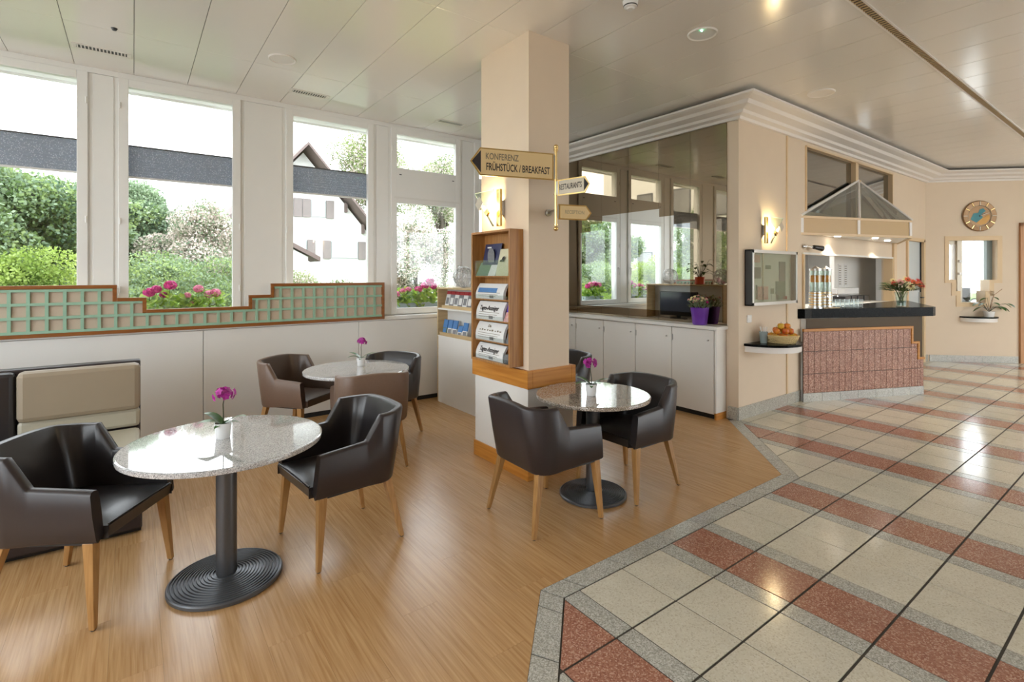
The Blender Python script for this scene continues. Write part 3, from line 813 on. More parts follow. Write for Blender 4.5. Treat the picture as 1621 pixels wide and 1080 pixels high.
    for (bx, by, tx, ty) in ((.268, -.292, .238, -.262), (.268, .292, .238, .262), (-.268, -.258, -.185, -.205), (-.268, .258, -.185, .205)):
        def sq(cx, cy, h): return [(cx - h, cy - h), (cx + h, cy - h), (cx + h, cy + h), (cx - h, cy + h)]
        mb = MB()
        lo = [(x, y, .006) for x, y in sq(bx, by, .0125)]; hi = [(x, y, .392) for x, y in sq(tx, ty, .024)]
        mb.add(lo + hi, [(3, 2, 1, 0), (4, 5, 6, 7), (0, 1, 5, 4), (1, 2, 6, 5), (2, 3, 7, 6), (3, 0, 4, 7)])
        lg = mb.build('leg', 'legwood', t, bevel=.003, world=False)
        g = MB().lathe([(.009, 0), (.0105, .003), (.0105, .007)], (bx, by, 0), 10).build('glide', 'darkgrey', lg, world=False)
    return t
kinds = {'black': ('leather_pl', 'leather', 'leather'), 'brown': ('leather_br', 'leather_brd', 'leather_brd')}  # black chairs: lit tone of the outer shell put into its browner leather
protos = {}
def chair(kind, x, y, head, label):
    if kind not in protos: protos[kind] = o = make_chair(*kinds[kind])
    else: o = copy_tree(protos[kind])
    place(o, (x, y, 0), R(head), label, 'leather armchairs around the granite tables'); o['category'] = 'chair'
    return o
chair('black', -.213, 3.39, -33, 'black leather armchair cut by the left edge, in front of the bench')
chair('black', 1.04, 3.17, 186.5, 'glossy black leather armchair at the right side of the nearest table')
chair('black', 2.235, 2.665, -1.5, 'dark armchair with its back turned, left of the small round table by the pillar')
chair('black', 3.10, 2.645, 180.5, 'black armchair right of the small table, in front of the white cupboards')
chair('brown', 1.30, 5.27, -53, 'brown leather armchair left of the far table under the lattice panel')
chair('brown', 1.655, 4.305, 79, 'brown leather armchair with its back to us at the far table')
chair('black', 2.03, 4.865, 213.7, 'black armchair right of the far table beside the brochure stand')
chair('black', 3.54, 3.99, 178, 'black armchair mostly hidden behind the pillar')

# ================================================================== TABLES
def make_table(rt, rb, top_mat, label):
    t = thing('pedestal_table', (0, 0, 0), label, 'table')
    H_ = .745
    prof = [(rt - .010, H_ - .028), (rt - .002, H_ - .024), (rt, H_ - .014), (rt - .002, H_ - .004), (rt - .008, H_), (rt - .012, H_), (0.0001, H_)]
    MB().lathe([(.0001, H_ - .028), (rt - .014, H_ - .028)] + prof, seg=72).build('granite_top', top_mat, t, smooth=40, world=False)
    MB().lathe([(.13, H_ - .040), (.13, H_ - .028)], seg=32).build('mounting_plate', 'metal_dk', t, smooth=40, world=False)
    MB().lathe([(.050, .035), (.050, H_ - .04)], seg=28).build('column', 'metal_dk', t, smooth=40, world=False)
    pr = [(rb - .006, 0), (rb, .004), (rb, .018)]
    nr = 13
    for i in range(nr):
        r0 = rb - .004 - (rb - .060) * i / nr; r1 = rb - .004 - (rb - .060) * (i + .5) / nr
        z = .018 + .020 * (i / nr)
        pr += [(r0 - .001, z + .0055), (r0 - (rb - .06) / nr * .5, z + .007), (r0 - (rb - .06) / nr * .62, z), (r0 - (rb - .06) / nr * .95, z + .001)]
    pr += [(.050, .040)]
    MB().lathe([(.0001, 0)] + pr, seg=72).build('ribbed_base', 'metal_dk', t, smooth=30, world=False)
    return t
T1 = place(make_table(.478, .272, 'granite', 'grey granite topped pedestal table nearest the camera, with reflected window'), (.398, 3.085, 0), 0, group='granite pedestal tables')
T2 = place(copy_tree(T1), (1.68, 4.69, 0), 0, 'grey granite topped table under the lattice panel, between brown armchairs', 'granite pedestal tables')
T3 = place(make_table(.418, .245, 'granite_br', 'small brownish granite table beside the pillar'), (2.72, 2.663, 0), 0, group='granite pedestal tables')

# ================================================================== ORCHIDS
def petal_flower(mb, c, nrm, r, n=5, w=.55):
    nrm = Vector(nrm).normalized(); u = nrm.orthogonal().normalized(); v_ = nrm.cross(u)
    c = Vector(c)
    for k in range(n):
        a = 2 * math.pi * k / n + .3
        d = u * math.cos(a) + v_ * math.sin(a); e = nrm.cross(d)
        p0 = c; p1 = c + d * r * .55 + e * r * w * .5 + nrm * r * .12; p2 = c + d * r + nrm * r * .05; p3 = c + d * r * .55 - e * r * w * .5 + nrm * r * .12
        mb.add([p0, p1, p2, p3], [(0, 1, 2, 3)])
def leaf_blade(mb, base, direction, length, width, droop=.3, n=6, up=.5, fold=.15):
    d = Vector(direction).normalized(); side = d.cross(Vector((0, 0, 1)))
    if side.length < .01: side = Vector((1, 0, 0))
    side.normalize(); vs = []; fs = []
    for i in range(n + 1):
        t = i / n
        p = Vector(base) + d * length * t + Vector((0, 0, 1)) * (up * length * t - droop * length * t * t)
        ww_ = width * .5 * math.sin(math.pi * min(1, .12 + t * .88)) ** .7 + .0006
        vs += [p - side * ww_ + Vector((0, 0, fold * ww_)), p, p + side * ww_ + Vector((0, 0, fold * ww_))]
    for i in range(n):
        a = i * 3; fs += [(a, a + 1, a + 4, a + 3), (a + 1, a + 2, a + 5, a + 4)]
    mb.add(vs, fs)
def make_orchid(seed, label, lean=(0, 0)):
    rr = random.Random(seed)
    t = thing('potted_orchid', (0, 0, 0), label, 'orchid')
    MB().lathe([(.030, 0), (.034, .004), (.041, .075), (.043, .082), (.039, .083), (.038, .070), (.0001, .068)], seg=28).build('pot', 'potwhite', t, smooth=40, world=False)
    MB().lathe([(.036, .068), (.0001, .075)], seg=16).build('soil', 'soil', t, world=False)
    for a, l, w_, upv, dr_ in ((.0, .135, .048, .75, .40), (2.8, .125, .055, .9, .5), (3.5, .125, .06, .6, .5), (.7, .085, .034, .3, .35), (4.6, .07, .03, .2, .3)):
        a += rr.uniform(-.15, .15)
        mb = MB(); leaf_blade(mb, (0, 0, .075), (math.cos(a), math.sin(a), 0), l, w_, dr_, 6, upv)
        mb.build('leaf', 'orchidleaf', t, smooth=180, world=False)
    tip = (.006 + lean[0], .004 + lean[1], .225)
    MB().tube([(0, 0, .07), (.002, 0, .12), (lean[0] * .5, lean[1] * .5, .18), tip], [.0035, .003, .003, .002], 6).build('flower_stem', 'stem', t, smooth=60, world=False)
    for k in range(16):
        th = rr.uniform(0, 2 * math.pi); ph = rr.uniform(-.6, 1.2)
        d = Vector((math.cos(th) * math.cos(ph), math.sin(th) * math.cos(ph), math.sin(ph) * .8))
        c = Vector(tip) + Vector((d.x * 1.25, d.y * 1.25, d.z)) * rr.uniform(.016, .044) + Vector((0, 0, .008))
        mb = MB(); petal_flower(mb, c, d, .023, 5, .85); petal_flower(mb, c + d * .003, d, .012, 3, .8)
        mb.build('blossom', 'orchid', t, world=False)
    return t
place(make_orchid(1, 'magenta orchid in white pot on the nearest granite table'), (.386, 3.118, .745), R(-36), group='potted orchids')
place(make_orchid(2, 'magenta orchid in white pot on the far table under the lattice'), (1.75, 4.78, .745), R(-30), group='potted orchids')
place(make_orchid(3, 'magenta orchid in white pot on the small table beside the pillar', (-.012, .006)), (2.666, 2.625, .745), R(-40), group='potted orchids')

# ================================================================== BENCH
be = thing('upholstered_bench', (-1.2, 4.5, 0), 'dark leather bench with beige cushions along the left side', 'bench')
BX0, BX1 = -3.2, .045
MB().box(BX0, BX1, 3.955, 4.93, .03, .36).build('base', 'leather_pl', be, bevel=.01)
MB().box(BX0, BX1 - .005, 4.0, 4.9, 0, .03).build('plinth', 'black', be)
MB().box(BX0, BX1, 4.93, 5.03, .03, .955).build('back_frame', 'leather_pl', be, bevel=.012)
MB().box(-.645, BX1 - .004, 3.965, 4.86, .362, .455).build('seat_cushion', 'beige_s', be, bevel=.028)
MB().box(BX0, -.652, 3.965, 4.86, .362, .455).build('seat_cushion', 'leather', be, bevel=.028)
MB().box(-.645, BX1 - .004, 4.845, 4.928, .46, .60).build('lower_back_cushion', 'beige_s', be, bevel=.025)
MB().box(-.645, BX1 - .002, 4.805, 4.928, .595, .945).build('back_cushion', 'beige_l', be, bevel=.035)
MB().box(BX0, -.655, 4.85, 4.928, .46, .945).build('back_cushion', 'leather', be, bevel=.03)

# ================================================================== NEWSPAPER RACK
ra = thing('newspaper_rack', (2.43, 3.5, .89), 'wooden newspaper rack hung on the pillar, filled with papers', 'rack')
RX0, RX1, RY0, RY1, RZ0, RZ1 = 2.362, 2.498, 3.212, 3.775, .889, 1.983
MB().box(RX0, RX1, RY0, RY0 + .018, RZ0, RZ1).build('side_board', 'rackwood', ra, bevel=.001)
MB().box(RX0, RX1, RY1 - .018, RY1, RZ0, RZ1).build('side_board', 'rackwood', ra, bevel=.001)
MB().box(RX0, RX1, RY0 + .018, RY1 - .018, RZ1 - .018, RZ1).build('top_board', 'rackwood', ra, bevel=.001)
MB().box(RX0, RX1, RY0 + .018, RY1 - .018, RZ0, RZ0 + .018).build('bottom_board', 'rackwood', ra, bevel=.001)
MB().box(RX1 - .008, RX1, RY0 + .018, RY1 - .018, RZ0 + .018, RZ1 - .018).build('back_board', 'rackwood', ra)
shz = [1.598, 1.405, 1.230, 1.055]
for z in shz: MB().box(RX0 + .035, RX1 - .008, RY0 + .018, RY1 - .018, z, z + .012).build('shelf', 'rackwood', ra)
levels = [RZ0 + .018] + [z + .012 for z in shz[::-1]]
for z in levels: MB().box(RX0 + .012, RX0 + .016, RY0 + .020, RY1 - .020, z, z + (.13 if z == levels[-1] else .035)).build('acrylic_lip', 'acrylic', ra)
def leaning(name, label, cat, y0, y1, z0, h, xb, xt, th, mat, group, bulge=0, rake=0):
    t = thing(name, ((xb + xt) / 2, (y0 + y1) / 2, z0), label, cat, group)
    n = 6; vs = []; fs = []
    for side in (0, 1):
        for i in range(n + 1):
            u = i / n; x = xb + (xt - xb) * u - bulge * math.sin(math.pi * u)
            for y in (y0, y1): vs.append((x + side * th, y + rake * u, z0 + h * u))
    m_ = 2 * (n + 1)
    for i in range(n):
        a = i * 2; fs.append((a, a + 1, a + 3, a + 2)[::-1]); fs.append((a + m_, a + 1 + m_, a + 3 + m_, a + 2 + m_))
        fs.append((a, a + 2, a + 2 + m_, a + m_)); fs.append((a + 1, a + 1 + m_, a + 3 + m_, a + 3))
    fs += [(0, m_, m_ + 1, 1), (2 * n, 2 * n + 1, 2 * n + 1 + m_, 2 * n + m_)]
    MB().add(vs, fs).build('sheet', mat, t, smooth=40)
    return t
def face_mtx(y, z, xb, xt, z0, h, eps=.0015, roll=0):
    s_ = Vector((xt - xb, 0, h)).normalized(); u = (z - z0) / h
    x = xb + (xt - xb) * u
    xd = (Matrix.Rotation(roll, 3, 'X') @ Vector((0, -1, 0)))
    return frame_mtx((x - eps, y, z), xd, s_)
G1 = 'newspapers in the wooden rack'
def paper_x(u): return RX0 + .030 + .042 * u - .018 * math.sin(math.pi * u)
def paper_mtx(y, z, h, u, roll=0):
    tx = .042 - .018 * math.pi * math.cos(math.pi * u)
    return frame_mtx((paper_x(u) - .003, y, z + h * u), Matrix.Rotation(roll, 3, 'X') @ Vector((0, -1, 0)), (tx, 0, h))
def paper_strip(t, y0, y1, z, h, u0, u1, mat, name):
    us = np.linspace(u0, u1, 5); vs = []
    for u in us: vs += [(paper_x(u) - .0012, y0, z + h * u), (paper_x(u) - .0012, y1, z + h * u)]
    MB().add(vs, [(2 * i, 2 * i + 2, 2 * i + 3, 2 * i + 1) for i in range(4)]).build(name, mat, t)
def newspaper(z, y0, y1, h, label, title, sub=None):
    t = leaning('newspaper', label, 'newspaper', y0, y1, z, h, RX0 + .030, RX0 + .072, .024, 'paper', G1, .018)
    if title: text('masthead', title, .056, 'ink', t, paper_mtx((y0 + y1) / 2 + .01, z, h, .64), .80)
    for k in range(3): paper_strip(t, y0 + .05 + .03 * k, y1 - .04, z, h, .40 - .12 * k, .425 - .12 * k, 'inkgrey', 'print_line')
    paper_strip(t, y0 + .14, y0 + .20, z, h, .06, .24, 'paper_k', 'photo')
    if sub: paper_strip(t, y0 + .10, y1 - .03, z, h, .42, .72, sub, 'colour_banner')
    return t
newspaper(levels[0], 3.345, 3.745, .128, 'newspaper with black-letter masthead on the lowest rack shelf', 'Tages-Anzeiger')
newspaper(levels[1], 3.335, 3.75, .150, 'grey folded newspaper on the second rack shelf from the bottom', None)
newspaper(levels[2], 3.345, 3.74, .152, 'tilted newspaper with black-letter masthead on the middle rack shelf', 'Tages-Anzeiger')
newspaper(levels[3], 3.335, 3.745, .128, 'newspaper with blue banner below the magazines', None, 'paper_b')
t_ = [o for o in COL.objects if o.get('label', '').startswith('grey folded newspaper')][0]
text('masthead', 'Die', .034, 'inkgrey', t_, paper_mtx(3.56, levels[1], .150, .80))
for k in range(9): paper_strip(t_, 3.375 + .038 * k, 3.403 + .038 * k - .006 * (k % 3), levels[1], .150, .54, .60 + .03 * (k % 2), 'inkgrey', 'print_word')
def magazine(y0, y1, z, h, xo, mat, label, cat='magazine', rake=0):
    return leaning('magazine', label, cat, y0, y1, z, h, RX0 + .03 + xo, RX0 + .085 + xo, .005, mat, 'magazines in the rack', 0, rake)
zt = levels[4]
mg = magazine(3.455, 3.70, zt, .272, .018, 'paper_n', 'navy magazine with a portrait on the top rack shelf')
def blob(t, pts, x, mat, name):
    MB().slab([(x, y, z) for y, z in pts], (-.0008, 0, 0)).build(name, mat, t)
cy, cz = 3.575, zt + .165
blob(mg, [(cy + .052 * math.cos(a), cz + .072 * math.sin(a)) for a in np.linspace(0, 2 * math.pi, 18)[:-1]], RX0 + .072, 'paper_k', 'portrait')
blob(mg, [(3.66, zt + .236), (3.60, zt + .236), (3.60, zt + .248), (3.66, zt + .248)], RX0 + .094, 'paper', 'title_strip')
mg2 = magazine(3.285, 3.455, zt, .222, .002, 'paper_c', 'cream leaflet with a dark sketch in the rack')
blob(mg2, [(3.42, zt + .115), (3.36, zt + .115), (3.35, zt + .16), (3.375, zt + .155), (3.39, zt + .135), (3.41, zt + .13)], RX0 + .052, 'ink', 'sketch')
magazine(3.25, 3.36, zt, .262, .030, 'paper_c', 'cream brochure at the right of the top rack shelf')
magazine(3.56, 3.735, zt, .115, -.008, 'paper_g', 'green leaflet in front of the navy magazine')
magazine(3.46, 3.56, zt, .125, -.004, 'paper', 'white leaflet in front of the navy magazine', 'leaflet')
magazine(3.245, 3.315, levels[3], .11, .02, 'darkgrey', 'dark folded paper at the right end of the fourth rack shelf', 'leaflet')
magazine(3.24, 3.335, levels[2], .225, .012, 'paper_p', 'violet leaflet at the right end of the middle rack shelf', 'leaflet')
magazine(3.24, 3.335, levels[2], .12, -.004, 'fl_pink', 'pink leaflet standing before the violet one', 'leaflet')
magazine(3.24, 3.33, levels[1], .14, .01, 'paper_k', 'dark grey newspaper bundle at the right of the lower rack', 'newspaper')
hol = thing('leaflet_holder', (2.4, 3.28, levels[0]), 'small clear acrylic holder at the bottom right of the rack', 'holder')
MB().box(RX0 + .02, RX0 + .024, 3.235, 3.335, levels[0], levels[0] + .085).build('front_pane', 'acrylic', hol)
MB().box(RX0 + .03, RX0 + .075, 3.24, 3.33, levels[0], levels[0] + .07).build('card_stack', 'paper_k', hol)

# ================================================================== SIGNPOST
PX, PY = 2.612, 2.95
sp = thing('signpost', (PX, PY, 1.98), 'brass wall bracket post carrying three direction signs on the pillar', 'signpost')
MB().tube([(PX, PY, 1.995), (PX, PY, 2.585)], .011, 14).build('post', 'brass', sp, smooth=40)
for z in (2.605, 1.975): MB().ball((PX, PY, z), .019, 14, 8).build('ball_finial', 'brass', sp, smooth=180)
for z in (2.585, 2.572, 2.345, 2.235, 2.0): MB().lathe([(.018, 0), (.018, .008)], (PX, PY, z), 16).build('collar', 'brass', sp, smooth=40)
MB().tube([(PX, PY, 2.12), (PX + .08, 3.13, 2.12)], .010, 10).build('bracket_arm', 'steel', sp, smooth=40)
MB().tube([(PX + .077, 3.122, 2.12), (PX + .083, 3.145, 2.12)], .028, 16).build('wall_rose', 'steel', sp, smooth=40)
def sign(name, label, d, zc, h, L, tip, mat, arrow_mat, lines, toward):
    d = Vector((d[0], d[1], 0)).normalized(); nrm = Vector((d.y, -d.x, 0))
    if nrm.dot(Vector((-PX, -PY, 0))) < 0: nrm = -nrm
    t = thing(name, (PX, PY, zc - h / 2), label, 'sign', 'direction signs on the post')
    o = Vector((PX, PY, zc)) + d * .022 + nrm * .004
    def P(u, z): return o + d * u + Vector((0, 0, z))
    hh = h / 2
    def slabd(pts, t0, th): return MB().slab([P(u, z) + nrm * t0 for u, z in pts], nrm * th)
    out = [(.0, -hh), (L, -hh), (L + tip, 0), (L, hh), (0, hh)]
    e = .010
    inn = [(.012, -hh + e), (L - e * .3, -hh + e), (L + tip - e * 1.6, 0), (L - e * .3, hh - e), (.012, hh - e)]
    slabd(out, -.006, .008).build('edge_frame', 'brass', t)
    slabd(inn, .002, .0015).build('face', mat, t)
    slabd([(-.012, -hh + .01), (.0, -hh + .01), (.0, hh - .01), (-.012, hh - .01)], -.006, .010).build('clamp', 'steel', t)
    xd = d if toward > 0 else -d
    if arrow_mat: slabd([(L - .004, -hh * .8), (L + tip * .84, 0), (L - .004, hh * .8)], .0035, .0008).build('arrow', arrow_mat, t)
    for (s_, u, z, size, mt, sx) in lines:
        text('lettering', s_, size, mt, t, frame_mtx(P(u, z) + nrm * .0038, xd, (0, 0, 1)), sx)
    return t
sign('direction_sign', 'large gold sign reading KONFERENZ and FRÜHSTÜCK / BREAKFAST', (-.957, .29), 2.447, .205, .585, .075, 'gold', 'ink',
     [('KONFERENZ', .417, .040, .066, 'inkgrey', .68), ('FRÜHSTÜCK / BREAKFAST', .287, -.037, .076, 'ink', .575)], -1)
sign('direction_sign', 'small pale sign reading RESTAURANTS pointing right', (.055, -.272), 2.285, .122, .245, .04, 'goldpale', 'ink',
     [('RESTAURANTS', .118, 0, .060, 'ink', .52)], 1)
sign('direction_sign', 'small gold sign with faint worn lettering, lowest on the post', (.957, -.29), 2.105, .118, .235, .05, 'gold', None,
     [('RECEPTION', .135, 0, .040, 'inkfaint', .8)], 1)

# ================================================================== SCONCES
def sconce(base, out, side, label):
    """base: wall point, out: wall normal, side: direction the glass leans"""
    b_ = Vector(base); o = Vector(out); s_ = Vector(side)
    t = thing('wall_sconce', base, label, 'lamp', 'glass wall sconces')
    Z = Vector((0, 0, 1))
    pts = [b_ - s_ * .028 - Z * .155, b_ + s_ * .028 - Z * .155, b_ + s_ * .028 + Z * .155, b_ - s_ * .028 + Z * .155]
    MB().slab([p + o * .03 for p in pts], o * .025).build('brass_plate', 'brass', t, bevel=.004)
    MB().slab([p + o * .002 for p in [b_ - s_ * .018 - Z * .06, b_ + s_ * .018 - Z * .06, b_ + s_ * .018 + Z * .06, b_ - s_ * .018 + Z * .06]], o * .03).build('wall_box', 'steel', t)
    q = b_ + o * .075
    MB().slab([q + s_ * .03 - Z * .155, q + s_ * .33 + Z * .155, q + s_ * .03 + Z * .155], o * .006).build('glass_fin', 'glassgreen', t)
    for e0, e1 in ((q + s_ * .03 - Z * .155, q + s_ * .33 + Z * .155), (q + s_ * .33 + Z * .155, q + s_ * .03 + Z * .155)):
        MB().tube([e0 + o * .003, e1 + o * .003], .0036, 6).build('glass_edge', 'glassedge', t)
    ax = (s_ * .30 + Z * .31).normalized(); nx_ = (Z * .30 - s_ * .31).normalized()
    c = q + s_ * .095 - Z * .02 + o * .03
    MB().slab([c - ax * .05 - nx_ * .02, c + ax * .0 - nx_ * .02, c + ax * .0 + nx_ * .02, c - ax * .05 + nx_ * .02], o * .02).build('lamp_holder', 'brass', t)
    MB().slab([c + ax * .045 - nx_ * .045 + o * .035, c + ax * .13 - nx_ * .045 + o * .035, c + ax * .13 + nx_ * .045 + o * .035, c + ax * .045 + nx_ * .045 + o * .035], o * .003).build('shade_pane', 'goldpale', t)
    MB().slab([q + s_ * .03 - Z * .15 + nx_ * 0, q + s_ * .04 - Z * .155, q + s_ * .15 - Z * .03, q + s_ * .14 - Z * .025], o * .012).build('support_rod', 'darkgrey', t)
    MB().tube([c - ax * .0 + o * .012, c + ax * .05 + o * .012], .010, 8).build('bulb', 'lamp', t, smooth=60)
    ld = bpy.data.lights.new('sconce_light', 'POINT'); ld.energy = 1.9; ld.color = (1.0, .74, .42); ld.shadow_soft_size = .02
    lo = bpy.data.objects.new('sconce_light', ld); COL.objects.link(lo); lo.parent = t; lo.location = (c + ax * .03 + o * .0 - Vector(base)) - o * .02 + Z * .02
    return t
sconce((2.5, 3.487, 2.18), (-1, 0, 0), (0, 1, 0), 'lit brass and glass sconce on the pillar above the newspaper rack')
sconce((5.93, 3.05, 2.14), (0, -1, 0), (1, 0, 0), 'lit brass and glass sconce on the cream wall above the display case')

# ================================================================== BROCHURE DIVIDER
dv = thing('brochure_stand', (3.3, 5.1, 0), 'white and pale wood brochure stand standing between window wall and pillar', 'shelf')
DX0, DX1, DY0, DY1 = 3.13, 3.50, 4.36, 5.82
MB().box(DX0, DX1, DY1 - .018, DY1, 0, 1.438).build('end_board', 'edgewood', dv)
MB().box(DX0, DX1, DY0, DY0 + .018, 0, 1.438).build('end_board', 'edgewood', dv)
MB().box(DX0 - .004, DX1 + .004, DY0 - .004, DY1 + .004, 1.438, 1.460).build('top_board', 'edgewood', dv, bevel=.002)
MB().box(3.27, 3.285, DY0 + .018, DY1 - .018, 0, 1.438).build('middle_board', 'white', dv)
MB().box(DX0 + .004, DX0 + .02, DY0 + .018, DY1 - .018, 0, .835).build('front_board', 'white', dv)
MB().box(DX0, 3.27, DY0 + .018, DY1 - .018, 1.178, 1.196).build('shelf', 'white', dv)
MB().box(DX0, 3.27, DY0 + .018, DY1 - .018, .835, .85).build('shelf', 'white', dv)
MB().box(DX0, DX0 + .012, DY0 + .018, DY1 - .06, .85, .895).build('retaining_lip', 'edgewood', dv)
MB().box(DX0 + .03, DX0 + .042, DY0 + .018, DY1 - .06, 1.196, 1.235).build('retaining_lip', 'edgewood', dv)
MB().box(3.285, DX1, DY0 + .018, DY1 - .018, .86, .88).build('shelf', 'white', dv)
MB().box(DX1 - .016, DX1, DY0 + .018, DY1 - .018, 0, .86).build('rear_board', 'white', dv)
yb = 5.74
for k, mt in enumerate(['paper_r', 'paper_k', 'paper_r', 'paper_k', 'paper', 'paper_k', 'paper_r']):
    w_ = .098
    t = thing('brochure', (3.2, yb, 1.196), ['red-topped brochure at the window end of the upper stand shelf', 'grey brochure second on the upper stand shelf', 'red-topped brochure third on the upper stand shelf', 'grey brochure fourth on the upper stand shelf', 'pale brochure fifth on the upper stand shelf', 'grey brochure sixth on the upper stand shelf', 'red-topped brochure hidden by the rack on the upper shelf'][k], 'brochure', 'brochures in the stand')
    def lean_box(y0, y1, z0, z1, x0, x1, mat, nm):
        MB().add([(x0, y0, z0), (x0, y1, z0), (x1, y1, z1), (x1, y0, z1), (x0 + .012, y0, z0), (x0 + .012, y1, z0), (x1 + .012, y1, z1), (x1 + .012, y0, z1)],
                 [(0, 1, 2, 3)[::-1], (4, 5, 6, 7), (0, 1, 5, 4), (3, 2, 6, 7)[::-1], (0, 3, 7, 4)[::-1], (1, 2, 6, 5)]).build(nm, mat, t)
    lean_box(yb - w_, yb, 1.198, 1.37, 3.185, 3.225, 'paper' if k % 2 == 0 else 'paper_k', 'cover')
    lean_box(yb - w_, yb, 1.37, 1.41, 3.225, 3.234, 'paper_r', 'red_header')
    lean_box(yb - w_ + .015, yb - .015, 1.25, 1.33, 3.1965, 3.215, 'paper_k' if k % 2 == 0 else 'paper', 'picture')
    yb -= w_ + .008
yb = 5.74
for k, (w_, h_, mt) in enumerate([(.098, .20, 'paper_g'), (.098, .20, 'paper_b'), (.10, .20, 'paper_b'), (.095, .145, 'paper_b'), (.098, .19, 'paper_k')]):
    t = thing('brochure', (3.18, yb, .85), ['blue and green brochure at the window end of the lower stand shelf', 'blue mountain brochure second on the lower stand shelf', 'blue and white brochure third on the lower stand shelf', 'short blue brochure fourth on the lower stand shelf', 'grey brochure behind the rack on the lower stand shelf'][k], 'brochure', 'brochures in the stand')
    def lean_box(y0, y1, z0, z1, x0, x1, mat, nm):
        MB().add([(x0, y0, z0), (x0, y1, z0), (x1, y1, z1), (x1, y0, z1), (x0 + .014, y0, z0), (x0 + .014, y1, z0), (x1 + .014, y1, z1), (x1 + .014, y0, z1)],
                 [(0, 1, 2, 3)[::-1], (4, 5, 6, 7), (0, 1, 5, 4), (3, 2, 6, 7)[::-1], (0, 3, 7, 4)[::-1], (1, 2, 6, 5)]).build(nm, mat, t)
    lean_box(yb - w_, yb, .852, .852 + h_ * .5, 3.15, 3.17, 'paper' if k else 'paper_g', 'cover')
    lean_box(yb - w_, yb, .852 + h_ * .5, .852 + h_, 3.17, 3.19, 'paper_b', 'sky_picture')
    lean_box(yb - w_ + .01, yb - .02, .852 + h_ * .1, .852 + h_ * .45, 3.1495, 3.164, 'paper_k' if k else 'paper_b', 'picture')
    yb -= w_ + .022
# television in the rear niche of the stand (seen in the mirror)
tv = thing('television', (3.4, 5.2, .88), 'flat television in the rear niche of the brochure stand, seen in the mirror', 'television')
MB().box(3.40, 3.45, 4.86, 5.58, .93, 1.335).build('housing', 'black', tv, bevel=.01)
MB().box(3.45, 3.453, 4.885, 5.555, .985, 1.315).build('screen', 'screen', tv)
MB().box(3.37, 3.47, 5.08, 5.36, .88, .893).build('foot', 'black', tv, bevel=.004)
MB().box(3.405, 3.43, 5.19, 5.25, .893, .94).build('neck', 'black', tv)
# wire balls and potted plant on top
def wire_ball(c, r, label):
    t = thing('wire_ball', (c[0], c[1], c[2] - r), label, 'ornament', 'silver wire balls on the brochure stand')
    rr = random.Random(int(c[1] * 100)); mb = MB()
    for k in range(26):
        n_ = Vector((rr.gauss(0, 1), rr.gauss(0, 1), rr.gauss(0, 1))).normalized(); u = n_.orthogonal().normalized(); v_ = n_.cross(u)
        h = rr.uniform(-.7, .7); q = math.sqrt(1 - h * h)
        mb.tube([Vector(c) + (n_ * h + (u * math.cos(a) + v_ * math.sin(a)) * q) * r * .985 for a in np.linspace(0, 2 * math.pi, 22)], .0026, 4, False)
    mb.build('wire_mesh', 'wire', t, smooth=180)
wire_ball((3.31, 5.47, 1.46 + .133), .133, 'silver wire ball on the brochure stand beside the window')
wire_ball((3.33, 4.50, 1.46 + .125), .125, 'silver wire ball at the pillar end of the brochure stand')
def leafy(t, base, n, h, spread, lw, mat, seed, name='leaf', up=.5, stems=True, smat='stem'):
    rr = random.Random(seed); B = Vector(base)
    for k in range(n):
        a = rr.uniform(0, 2 * math.pi); zz = h * (.25 + .75 * rr.random()); sp_ = spread * rr.random() ** .5
        tip = B + Vector((math.cos(a) * sp_, math.sin(a) * sp_, zz))
        if stems:
            MB().tube([B, B.lerp(tip, .5) + Vector((0, 0, h * .08)), tip], .0022, 5).build('stem', smat, t, smooth=60)
        mb = MB(); leaf_blade(mb, tip, (math.cos(a + rr.uniform(-.8, .8)), math.sin(a + rr.uniform(-.8, .8)), 0), lw * rr.uniform(1.2, 1.9), lw, .5, 4, rr.uniform(-.2, up)); mb.build(name, mat, t, smooth=180)
op = thing('potted_plant', (3.36, 4.86, 1.46), 'leafy plant in orange pot on the brochure stand, seen in the mirror', 'plant')
MB().lathe([(.060, 0), (.075, .004), (.078, .12), (.074, .125), (.070, .11), (.0001, .105)], (3.36, 4.86, 1.46), 28).build('pot', 'orange', op, smooth=40)
leafy(op, (3.36, 4.86, 1.56), 30, .30, .15, .05, 'oliveleaf', 5)
# purple pot on the worktop
pp = thing('flower_pot', (5.29, 3.45, 1.04), 'purple pot of pink and cream flowers on the white worktop', 'plant')
PC = (5.285, 3.455)
mb = MB(); seg = 40; prof_ = [(.070, 0), (.078, .01), (.10, .19), (.104, .20), (.097, .195), (.09, .15)]
mb.lathe(prof_, (PC[0], PC[1], 1.04), seg)
mb.v = [(PC[0] + (x - PC[0]) * (1 + .035 * math.cos(6 * math.atan2(y - PC[1], x - PC[0]))), PC[1] + (y - PC[1]) * (1 + .035 * math.cos(6 * math.atan2(y - PC[1], x - PC[0]))), z) for x, y, z in mb.v]
mb.build('pot', 'purple', pp, smooth=50)
MB().lathe([(.09, 0), (.0001, .012)], (PC[0], PC[1], 1.20), 16).build('soil', 'soil', pp)
rr = random.Random(11)
mb = MB()
for k in range(240):
    a = rr.uniform(0, 6.283); q = .115 * rr.random() ** .5; z = 1.22 + .14 * rr.random() * (1 - (q / .16) ** 2)
    leaf_blade(mb, (PC[0] + math.cos(a) * q, PC[1] + math.sin(a) * q, z), (math.cos(a + rr.uniform(-1, 1)), math.sin(a + rr.uniform(-1, 1)), 0), .045, .008, .3, 2, 1.0)
mb.build('foliage', 'foliage_d', pp, smooth=180, kind='stuff')
